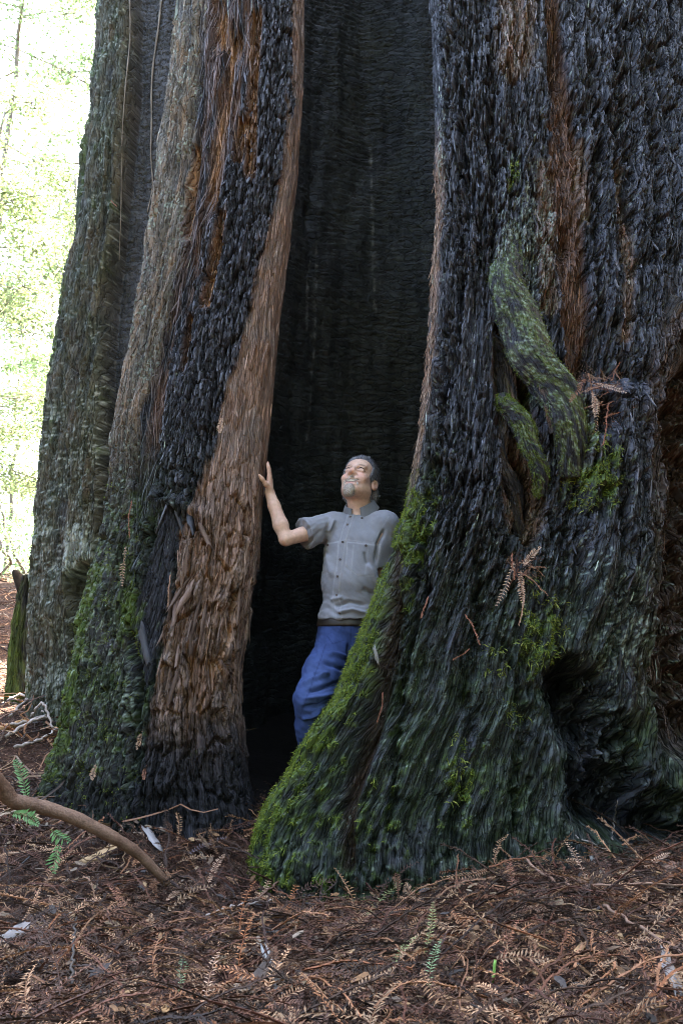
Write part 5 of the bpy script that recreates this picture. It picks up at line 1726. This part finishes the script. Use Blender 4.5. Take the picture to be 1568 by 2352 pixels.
# head
B.ell(hd(0, -.012, .048), HS * np.array([.077, .096, .088]), Rh, .02)
B.ell(hd(0, .030, -.030), HS * np.array([.067, .064, .080]), Rh, .02)
B.cone(hd(.050, .0, -.062), hd(.018, .066, -.098), .027, .024, .03)
B.cone(hd(-.050, .0, -.062), hd(-.018, .066, -.098), .027, .024, .03)
B.ell(hd(0, .074, -.098), HS * np.array([.024, .020, .020]), Rh, .02)
B.ell(hd(0, .048, .055), HS * np.array([.058, .040, .040]), Rh, .02)          # forehead
for s in (-1, 1):
    B.ell(hd(s * .041, .066, -.030), HS * np.array([.024, .022, .022]), Rh, .018)     # raised cheeks of a broad smile
    B.cone(hd(s * .046, .074, .034), hd(s * .016, .090, .030), .009, .010, .012)      # brows
    B.ell(hd(s * .033, .098, .016), HS * np.array([.016, .014, .0085]), Rh, .008, 's')
    B.ell(hd(s * .033, .079, .016), HS * np.array([.014, .0125, .0115]), Rh, .003)    # lids
    B.cone(hd(s * .045, .083, .004), hd(s * .020, .090, .004), .006, .006, .008)      # lower lid pouch
    B.ell(hd(s * .015, .102, -.026), HS * np.array([.0095, .011, .009]), Rh, .006)    # nostril wings
    B.cone(hd(s * .022, .094, -.030), hd(s * .036, .082, -.062), .006, .006, .01)     # smile folds
    # ear
    ea = hd(s * .079, -.016, -.006)
    Re = Rh @ np.array([[cos(s * .45), -sin(s * .45), 0], [sin(s * .45), cos(s * .45), 0], [0, 0, 1]])
    B.ell(ea, HS * np.array([.011, .021, .033]), Re, .006)
    B.ell(ea + Rh @ np.array([s * .010, .004, .004]), HS * np.array([.007, .011, .018]), Re, .004, 's')
B.cone(hd(0, .090, .026), hd(0, .110, -.015), .011, .0135, .010)              # nose
B.ell(hd(0, .112, -.018), HS * np.array([.0155, .011, .011]), Rh, .008)
for s in (-1, 1):
    B.ell(hd(s * .0075, .112, -.032), HS * np.array([.0042, .006, .004]), Rh, .003, 's')
B.cone(hd(-.020, .088, -.048), hd(.020, .088, -.048), .011, .011, .010)
B.cone(hd(-.024, .088, -.060), hd(0, .097, -.056), .0075, .008, .006)
B.cone(hd(.024, .088, -.060), hd(0, .097, -.056), .0075, .008, .006)
for s in (-1, 1):
    B.cone(hd(s * .033, .085, -.055), hd(0, .104, -.0665), .0040, .0070, .004, 's')   # open smiling mouth
B.cone(hd(-.018, .087, -.080), hd(.018, .087, -.080), .009, .009, .008)       # lower lip
# hand flat against the bark: palm, five fingers
kn = wri + (W(620, 1099, 3.43) - wri)
px_ = np.array([0, 1., 0]); upv = (kn - wri) / np.linalg.norm(kn - wri)
for t_ in (-.024, -.008, .008, .024):
    B.cone(wri + px_ * t_ * .7 + upv * .008, kn + px_ * t_ * 1.25, .0165, .0125, .012)
flen = [.072, .082, .076, .060]
for i, t_ in enumerate((-.030, -.010, .010, .030)):
    b0 = kn + px_ * t_ + upv * (.004 - .006 * abs(i - 1.3))
    d1 = upv * .97 + np.array([-.10 + .01 * i, (i - 1.5) * .10, 0])
    d2 = d1 + np.array([-.06, 0, 0]); d3 = d1 + np.array([-.16, 0, 0])
    p1 = b0 + d1 * flen[i] * .45; p2 = p1 + d2 * flen[i] * .30; p3 = p2 + d3 * flen[i] * .24
    B.chain([b0 - upv * .012, p1, p2, p3], [.0098, .0088, .0080, .0066], .004)
th0 = wri + upv * .022 + px_ * -.022
th1 = W(611, 1112, 3.385); th2 = W(602, 1100, 3.365); th3 = W(596, 1092, 3.355)
B.chain([th0, th1, th2, th3], [.0165, .0120, .0098, .0078], .010)
V, Q = B.mesh()
cols = np.broadcast_to(np.array([.55, .355, .26]), V.shape).copy()
L_ = ((V - HC) @ Rh) / HS                                            # head coordinates
def blob(c, r): return np.exp(-(((L_ - c) / r) ** 2).sum(1))
inhead = (L_[:, 2] > -.16) & (np.abs(L_[:, 0]) < .11)
for s in (-1, 1):
    cols = mix(cols, np.array([.55, .26, .19]), .6 * blob([s * .045, .085, -.025], [.028, .04, .026]) * inhead)
    cols = mix(cols, np.array([.14, .085, .05]), np.clip(1.6 * blob([s * .034, .092, .0375], [.017, .02, .0055]), 0, .85) * inhead)     # eyebrows
    cols = mix(cols, np.array([.06, .035, .025]), np.clip(2.2 * blob([s * .033, .090, .0165], [.0135, .012, .0026]), 0, .95) * inhead)  # lashes of the narrowed eyes
    cols = mix(cols, np.array([.50, .24, .18]), .6 * blob([s * .084, -.016, -.01], [.015, .03, .035]) * inhead)
cols = mix(cols, np.array([.55, .26, .20]), .5 * blob([0, .118, -.02], [.02, .02, .018]) * inhead)
cols = mix(cols, np.array([.10, .035, .028]), np.clip(1.5 * blob([0, .094, -.067], [.030, .02, .0065]), 0, .9) * inhead)
cols = mix(cols, np.array([.42, .16, .13]), np.clip(blob([0, .098, -.080], [.018, .02, .006]), 0, .8) * inhead)
m = N("skin").set(.48, .4)
m.b.inputs["Subsurface Weight"].default_value = .12
m.b.inputs["Subsurface Radius"].default_value = (.02, .008, .004)
m.b.inputs["Subsurface Scale"].default_value = .4
c = m.attr("Col")
tc = m.n("ShaderNodeTexCoord")
n1 = m.noise(tc.outputs["Object"], (1, 1, 1), 60, 4)
n2 = m.noise(tc.outputs["Object"], (1, 1, 1), 420, 2)
m.l(m.mul(c.outputs["Color"], m.mapr(n1, .3, .7, .86, 1.14)), m.b.inputs["Base Color"])
m.l(m.bump(n2, .0012), m.b.inputs["Normal"])
man = obj("person", new_mesh("person", V, Q, m.m, True, cols), None,
          "smiling man in grey shirt and blue jeans leaning in the hollow, looking up", "person")
bodyV, bodyQ = V, Q

def wrinkle(V, Nn, lines, amp):
    u, v = proj(V)
    d = np.zeros(len(V))
    for pts, wd, a in lines:
        dist, t = pl_dist(u, v, pts)
        d += a * np.exp(-(dist / wd) ** 2) * smooth(0, .25, t) * (1 - smooth(.75, 1, t))
    return 2.5 * d * amp * (Nn[:, 1] < .3)

# shirt
Sf = Field([W(640, 1200)[0], 3.22, W(800, 1440)[2] - .02], [sL[0] + .17, 3.82, neckb[2] + .09], .0046)
Sf.ell(ctr(822, 1256), [.186, .128, .155], Rt, .03)
Sf.ell(ctr(814, 1330), [.176, .146, .19], Rt, .06)
Sf.ell(ctr(806, 1420), [.172, .136, .13], Rt, .06)
Sf.cone(sR + [.01, 0, -.006], sL + [0, 0, -.006], .064, .064, .04)
Sf.cone(neckb + [-.05, .02, -.045], neckb + [.06, .0, -.045], .052, .052, .04)
cuff = sR + (elb - sR) * .62
Sf.chain([sR, cuff, cuff + (elb - sR) * .1], [.070, .076, .078], .03)
cuffL = sL + (elL - sL) * .75
Sf.chain([sL, cuffL, cuffL + (elL - sL) * .2], [.070, .072, .072], .03)
dR = (elb - sR) / np.linalg.norm(elb - sR)
dL = (elL - sL) / np.linalg.norm(elL - sL)
hemz = W(800, 1421, 3.36)[2]
ncut = hd(0, -.02, -.055) - neckb
ncut /= np.linalg.norm(ncut)
def shcut(p):
    a = np.where((p[..., 0] < sR[0] - .01) & (p[..., 2] > elb[2] - .12), (p - cuff) @ dR, -1)
    b = np.where(p[..., 0] > sL[0] - .05, (p - cuffL) @ dL, -1)
    return np.maximum(np.maximum(a, b), hemz - p[..., 2])
Sf.cut(shcut)
Sf.cone(neckb + ncut * .0, neckb + ncut * .14, .066, .072, .006, 's')
vp = W(806, 1195, 3.40)
V, Q = Sf.mesh()
Nn = vnormals(V, Q)
u, v = proj(V)
d = .0035 * perlin3(V[:, 0] * 16, V[:, 2] * 10, V[:, 1] * 12, 61) + .0022 * perlin3(V[:, 0] * 40 + V[:, 2] * 24, V[:, 2] * 18, V[:, 1] * 30, 62)
slv = 1 - smooth(735, 765, u)
d += slv * .0045 * perlin3(V[:, 0] * 20, V[:, 2] * 46 - V[:, 0] * 25, V[:, 1] * 20, 63)
belly = smooth(1340, 1400, v)
d += belly * .005 * perlin3(V[:, 0] * 18, V[:, 2] * 44 + V[:, 0] * 14, V[:, 1] * 20, 64)
d += wrinkle(V, Nn, [([(742, 1215), (715, 1240), (690, 1262)], 4, -1), ([(755, 1200), (748, 1235), (742, 1262)], 4, -1.3), ([(770, 1190), (752, 1225)], 4, 1), ([(842, 1290), (862, 1330), (872, 1350)], 5, 1.2),
                     ([(860, 1300), (868, 1250), (884, 1210)], 4, -1.6), ([(765, 1395), (800, 1382), (850, 1392)], 4, -1.3), ([(770, 1408), (810, 1400), (846, 1410)], 4, 1.2), ([(756, 1380), (790, 1370)], 5, .9),
                     ([(835, 1265), (845, 1300)], 3, -.8), ([(750, 1270), (765, 1330)], 6, .8), ([(830, 1350), (862, 1368)], 5, -1)], .006)
fr_ = Nn[:, 1] < .2
pkR = poly_soft(u, v, [(797, 1245), (872, 1253), (866, 1318), (852, 1324), (818, 1320), (795, 1300)], 1.6) * fr_
pkL = poly_soft(u, v, [(747, 1250), (778, 1245), (774, 1312), (752, 1318)], 1.6) * fr_
plx = path_x(v, [(805, 1185), (798, 1205), (787, 1245), (781, 1290), (774, 1335), (772, 1370), (779, 1420)])
plk = (1 - smooth(6.5, 8, np.abs(u - plx))) * fr_
d += .0028 * np.maximum(np.maximum(pkR, pkL), plk)
V = V + Nn * d[:, None]
cols = np.broadcast_to(np.array([.20, .205, .222]), V.shape).copy()
line = np.exp(-((np.abs(u - plx) - 6.5) / 1.1) ** 2) * fr_
for poly in ([(797, 1245), (872, 1253), (866, 1318), (852, 1324), (818, 1320), (795, 1300)], [(747, 1250), (778, 1245), (774, 1312), (752, 1318)]):
    dd_, _ = pl_dist(u, v, poly + [poly[0]])
    line = np.maximum(line, np.exp(-(dd_ / 1.2) ** 2) * fr_)
for pth in ([(745, 1248), (800, 1240), (874, 1250)], [(757, 1188), (748, 1222), (744, 1262)], [(893, 1186), (868, 1225), (860, 1280)], [(812, 1252), (806, 1316)], [(845, 1256), (838, 1320)]):
    dd_, _ = pl_dist(u, v, pth)
    line = np.maximum(line, .8 * np.exp(-(dd_ / 1.1) ** 2) * fr_)
cols = mix(cols, np.array([.31, .315, .33]), np.clip(line, 0, 1) * .6)
m = N("shirt_cloth").set(.9, .15)
m.b.inputs["Sheen Weight"].default_value = .15
c = m.attr("Col")
tc = m.n("ShaderNodeTexCoord")
n1 = m.noise(tc.outputs["Object"], (1, 1, 1), 900, 2)
n2 = m.noise(tc.outputs["Object"], (1, 1, 1), 14, 4)
m.l(m.mul(m.mul(c.outputs["Color"], m.mapr(n1, .3, .7, .85, 1.15)), m.mapr(n2, .3, .7, .88, 1.12)), m.b.inputs["Base Color"])
m.l(m.bump(n2, .006, .6), m.b.inputs["Normal"])
M_SHIRT = m.m
shirt = obj("shirt", new_mesh("shirt", V, Q, M_SHIRT, True, cols), man)
bvh = BVHTree.FromPolygons([Vector(p) for p in V], [tuple(q) for q in Q])
camP = Vector((0, 0, H))
def on_shirt(u, v):
    p = at(u, v, 3.3)
    dv = (Vector(p) - camP).normalized()
    h = bvh.ray_cast(camP, dv)
    return (np.array(h[0]), np.array(h[1])) if h[0] is not None else (p, np.array([0, -1, 0.]))
M_BUT = tint_mat("button_horn", (.035, .025, .02), (.09, .06, .045), .4, .5, 200)
th = np.linspace(0, 2 * pi, 11)[:-1]
for (bu, bv) in [(798, 1205), (787, 1245), (781, 1285), (775, 1324), (773, 1367), (780, 1408), (840, 1253), (753, 1252), (831, 1190), (804, 1187)]:
    p, n = on_shirt(bu, bv)
    n = n if n[1] < 0 else -n
    t_ = np.cross(n, [0, 0, 1.]); t_ /= np.linalg.norm(t_); b_ = np.cross(n, t_)
    rr = .0062
    ring = lambda q, z: p + n * z + rr * q * (np.cos(th)[:, None] * t_ + np.sin(th)[:, None] * b_)
    Vb = np.vstack([ring(1, 0), ring(1, .003), ring(.7, .0042), ring(.6, .0028)])
    i = np.arange(10); j = (i + 1) % 10
    Qb = np.vstack([np.stack([k * 10 + i, k * 10 + j, k * 10 + 10 + j, k * 10 + 10 + i], -1) for k in range(3)])
    Vb = np.vstack([Vb, p + n * .0026])
    Tb = np.stack([30 + i, 30 + j, np.full(10, 40)], -1)
    obj("button", new_mesh("button", Vb, [Qb, Tb], M_BUT), shirt)

# collar: stand round the neck, leaves folded down to two points in front
fx = hd(0, -.02, -.055)
axis = ncut
fwd = Rt[:, 1] - axis * (Rt[:, 1] @ axis); fwd /= np.linalg.norm(fwd)
lft = np.cross(axis, fwd) * -1
if lft[0] < 0: lft = -lft
cc_ = neckb + axis * .034
ph = np.linspace(radians(16), radians(344), 41)
rows = []
fold = np.abs(ph - pi) / pi                                 # 0 at the nape, ~1 in front
for (rad, hz) in [(.064, -.012), (.068, .030), (.0745, .036), (.082, .018)]:
    rows.append(cc_ + np.outer(np.sin(ph) * rad, lft) + np.outer(np.cos(ph) * rad, fwd) + np.outer(np.full_like(ph, hz), axis) - np.outer(.030 * fold ** 2, axis) * (1 if hz > -.01 else .6))
tipk = smooth(.55, .93, fold) * (1 - smooth(.945, 1.0, fold) * .0)
rad = .100 + .012 * tipk
hz = -.014 - .052 * tipk
rows.append(cc_ + np.outer(np.sin(ph) * rad, lft) + np.outer(np.cos(ph) * rad * (1.02 + .22 * tipk), fwd) + hz[:, None] * axis - np.outer(.030 * fold ** 2, axis))
Vc = np.array(rows)
nr_, nc_ = Vc.shape[:2]
i = np.arange(nr_ - 1)[:, None] * nc_; j = np.arange(nc_ - 1)[None]
Qc = np.stack([i + j, i + j + 1, i + nc_ + j + 1, i + nc_ + j], -1).reshape(-1, 4)
me = new_mesh("collar", Vc.reshape(-1, 3), Qc, M_SHIRT, True, np.broadcast_to(np.array([.135, .14, .148]), (nr_ * nc_, 3)))
collar = obj("collar", me, shirt)
md = collar.modifiers.new("thick", 'SOLIDIFY'); md.thickness = .003; md.offset = 0
md = collar.modifiers.new("sub", 'SUBSURF'); md.levels = 2; md.render_levels = 2

# jeans
Jf = Field([kR[0] - .14, 3.06, .0], [hL[0] + .2, 3.80, hemz + .09], .006)
Jf.ell(hipc + [.0, 0, .03], [.158, .126, .12], Rt, .04)
Jf.ell(hipc + [.0, .03, -.05], [.168, .132, .11], Rt, .05)
mR_ = hR + (kR - hR) * .55
Jf.chain([hR, mR_, kR, kR + (aR - kR) * .3, aR], [.106, .098, .080, .080, .068], .03)
Jf.chain([hL, kL, aL], [.104, .082, .070], .03)
topz = hemz + .012
Jf.cut(lambda p: p[..., 2] - topz)
V, Q = Jf.mesh()
Nn = vnormals(V, Q)
u, v = proj(V)
d = .006 * perlin3(V[:, 0] * 14, V[:, 2] * 22 + V[:, 0] * 10, V[:, 1] * 12, 71) + .003 * perlin3(V[:, 0] * 40, V[:, 2] * 50 + V[:, 0] * 30, V[:, 1] * 30, 72)
d += wrinkle(V, Nn, [([(700, 1590), (740, 1580), (790, 1566)], 5, -1.3), ([(695, 1605), (740, 1600), (775, 1590)], 4, 1), ([(690, 1625), (730, 1622), (770, 1600)], 5, -1.4), ([(684, 1580), (720, 1560), (760, 1545)], 5, .9),
                     ([(735, 1520), (770, 1530), (800, 1545)], 5, -1), ([(745, 1500), (780, 1505), (812, 1515)], 5, 1), ([(690, 1650), (715, 1646), (740, 1630)], 4, 1), ([(800, 1470), (803, 1520), (796, 1560)], 4, -1.2),
                     ([(718, 1545), (760, 1548)], 5, .9)], .007)
V = V + Nn * d[:, None]
cols = np.broadcast_to(np.array([.028, .048, .130]), V.shape).copy()
worn = np.exp(-(((u - 725) / 40) ** 2 + ((v - 1570) / 70) ** 2)) * (Nn[:, 1] < 0)
cols = mix(cols, np.array([.055, .085, .19]), worn * .6)
line = np.zeros(len(V))
for pth in ([(806, 1440), (805, 1490), (797, 1530), (792, 1570)], [(752, 1462), (764, 1480), (790, 1470)], [(748, 1480), (720, 1560), (690, 1640)]):
    dd_, _ = pl_dist(u, v, pth)
    line = np.maximum(line, np.exp(-(dd_ / 1.2) ** 2))
cols = mix(cols, np.array([.013, .022, .07]), line * .8)
m = N("denim").set(.85, .15)
c = m.attr("Col")
tc = m.n("ShaderNodeTexCoord")
n1 = m.noise(tc.outputs["Object"], (1, 1, 1), 700, 2)
n2 = m.noise(tc.outputs["Object"], (1, 1, 1), 16, 4)
m.l(m.mul(m.mul(c.outputs["Color"], m.mapr(n1, .3, .7, .75, 1.25)), m.mapr(n2, .3, .7, .82, 1.18)), m.b.inputs["Base Color"])
m.l(m.bump(n2, .006, .6), m.b.inputs["Normal"])
M_DENIM = m.m
jeans = obj("jeans", new_mesh("jeans", V, Q, M_DENIM, True, cols), man)
# belt, buckle, loop
Bf = Field([hipc[0] - .24, 3.26, topz - .06], [hipc[0] + .24, 3.80, topz + .03], .006)
Bf.ell(hipc + [.0, 0, .03], [.166, .134, .132], Rt, .01)
Bf.cut(lambda p: np.abs(p[..., 2] - (topz - .026)) - .021)
V, Q = Bf.mesh()
belt = obj("belt", new_mesh("belt", V, Q, tint_mat("brown_leather", (.010, .008, .006), (.03, .02, .013), .45, .45, 40)), man)
bv2 = BVHTree.FromPolygons([Vector(p) for p in V], [tuple(q) for q in Q])
h = bv2.ray_cast(camP, (Vector(at(784, 1440, 3.3)) - camP).normalized())
if h[0] is not None:
    p, n = np.array(h[0]), np.array(h[1])
    t_ = np.cross([0, 0, 1.], n); t_ /= np.linalg.norm(t_)
    sq = [(-.02, -.017), (.02, -.017), (.02, .017), (-.02, .017), (-.02, -.017)]
    V, Fl = tube(np.array([p + n * .004 + t_ * a + np.array([0, 0, b]) for a, b in sq]), .003, 6)
    obj("buckle", new_mesh("buckle", V, Fl, tint_mat("dull_brass", (.12, .09, .05), (.25, .2, .12), .35, .6, 60)), belt)
for a_, kk in ((aR, kR), (aL, kL)):
    g0 = float(gz(a_[0], a_[1] - .06))
    Ff = Field(a_ + np.array([-.15, -.30, -.20]), a_ + np.array([.12, .12, .06]), .009)
    Ff.cone(a_ + [0, .03, -.05], a_ + [-.03, -.17, -.065], .048, .040, .02)
    Ff.cone(a_ + [0, 0, -.05], a_ + [0, .0, .02], .05, .052, .02)
    V, Q = Ff.mesh()
    obj("boot", new_mesh("boot", V, Q, tint_mat("boot_leather", (.05, .03, .02), (.11, .07, .045), .6, .3, 40)), man)

# hair, goatee: bodies with loose strands over them
def hair_part(name, fld, pal, nstr, slen, flow, seed, mat, amp):
    V, Q = fld.mesh()
    Nn = vnormals(V, Q)
    Lh = ((V - HC) @ Rh) / HS
    V = V + Nn * (amp * perlin3(Lh[:, 0] * 110, Lh[:, 1] * 60, Lh[:, 2] * 60, seed))[:, None]
    r = np.random.default_rng(seed)
    pal = np.array(pal)
    cb = pal[0] + (pal[1] - pal[0]) * np.clip(.5 + perlin3(Lh[:, 0] * 70, Lh[:, 1] * 40, Lh[:, 2] * 40, seed + 1), 0, 1)[:, None]
    i = r.choice(len(V), nstr)
    p, n = V[i], Nn[i]
    f = np.array([flow(q) for q in Lh[i]]) @ Rh.T + r.normal(size=(nstr, 3)) * .35
    f = f - n * (f * n).sum(1)[:, None] + n * r.uniform(.1, .55, (nstr, 1))
    f /= np.linalg.norm(f, axis=1)[:, None]
    s = np.cross(f, n); s /= np.linalg.norm(s, axis=1)[:, None] + 1e-9
    L = r.uniform(.5, 1.1, (nstr, 1)) * slen
    Vs = np.stack([p - s * .0011, p + s * .0011, p + f * L * .6 + n * L * .06 + s * .0009, p + f * L - n * L * .05], 1).reshape(-1, 3)
    Qs = np.arange(nstr * 4).reshape(-1, 4)
    cs = np.repeat(pal[0] + (pal[2] - pal[0]) * r.random((nstr, 1)), 4, 0)
    Vt, Fl, Cc = join([(V, [Q], cb), (Vs, [Qs], cs)])
    return obj(name, new_mesh(name, Vt, Fl, mat, True, Cc), man)
M_HAIR = col_mat("hair", .55, .35, .35, 300, .002)
Hf = Field(HC - .17, HC + .19, .004)
Hf.ell(hd(0, -.016, .050), HS * np.array([.0865, .103, .1015]), Rh, .02)
Hf.cone(hd(-.05, -.06, -.03), hd(.05, -.06, -.03), .045, .045, .03)
def hcut(p):
    q = ((p - HC) @ Rh) / HS
    x, y, z = q[..., 0], q[..., 1], q[..., 2]
    hl = .78 * y - .63 * z + .001 - .016 * np.cos(np.clip(x / .07, -1, 1) * pi * .5 * 1.6)    # hairline
    side = np.minimum(np.maximum(np.maximum(y - .034, -.024 - z), -(np.abs(x) - .055)), 1)     # sideburns
    ear = np.maximum(np.abs(y + .014) - .020, z - .022)                      # keep the ears free
    ear = np.maximum(ear, .05 - np.abs(x))
    return np.maximum(np.maximum(np.minimum(hl, side), -ear), -.075 - z + .0 * x)
Hf.cut(hcut)
hair_part("hair", Hf, [(.055, .055, .062), (.15, .15, .16), (.33, .33, .35)], 5200, .017, lambda q: np.array([q[0] * 6, -.75, -.35 - 3 * abs(q[0])]), 81, M_HAIR, .003)
Gf = Field(HC - .2, HC + .16, .0034)
Gf.ell(hd(0, .079, -.104), HS * np.array([.030, .026, .028]), Rh, .012)
Gf.ell(hd(0, .072, -.122), HS * np.array([.022, .020, .018]), Rh, .014)
for s in (-1, 1):
    Gf.cone(hd(s * .032, .081, -.064), hd(s * .027, .074, -.092), .0055, .009, .008)
    Gf.cone(hd(s * .034, .081, -.058), hd(0, .100, -.046), .0055, .0075, .005)
for s in (-1, 1):
    Gf.cone(hd(s * .022, .096, -.0665), hd(0, .106, -.0695), .0055, .009, .003, 's')
hair_part("goatee", Gf, [(.27, .21, .16), (.42, .37, .31), (.64, .60, .54)], 2200, .010, lambda q: np.array([q[0] * 8, .25, -1.0]), 83, M_HAIR, .002)
# teeth
Tf = Field(HC - .2, HC + .16, .003)
Tf.cone(hd(-.016, .083, -.0635), hd(.016, .083, -.0635), .0065, .0065, .004)
Tf.ell(hd(0, .089, -.0635), HS * np.array([.021, .009, .006]), Rh, .004)
V, Q = Tf.mesh()
obj("teeth", new_mesh("teeth", V, Q, tint_mat("tooth_enamel", (.6, .55, .45), (.72, .68, .58), .3, .5, 60)), man)

# narrowed eyes: the dark lash line between the lids
bvh3 = BVHTree.FromPolygons([Vector(q) for q in bodyV], [tuple(q) for q in bodyQ])
M_LASH = tint_mat("lash", (.02, .012, .01), (.05, .03, .02), .6, .3, 200)
for s in (-1, 1):
    pts = []
    for k in range(9):
        f_ = k / 8
        loc = hd(s * (.019 + .029 * f_), .14, .0155 + .0048 * math.sin(pi * f_) - .003 * f_)
        h = bvh3.ray_cast(Vector(loc), Vector(-Rh[:, 1]))
        if h[0] is not None:
            pts.append(np.array(h[0]) + Rh[:, 1] * .0006)
    if len(pts) > 3:
        V, Fl = tube(np.array(pts), .0021 * np.sin(np.linspace(.25, pi - .25, len(pts))) + .0004, 6)
        obj("eyelashes", new_mesh("eyelashes", V, Fl, M_LASH), man)
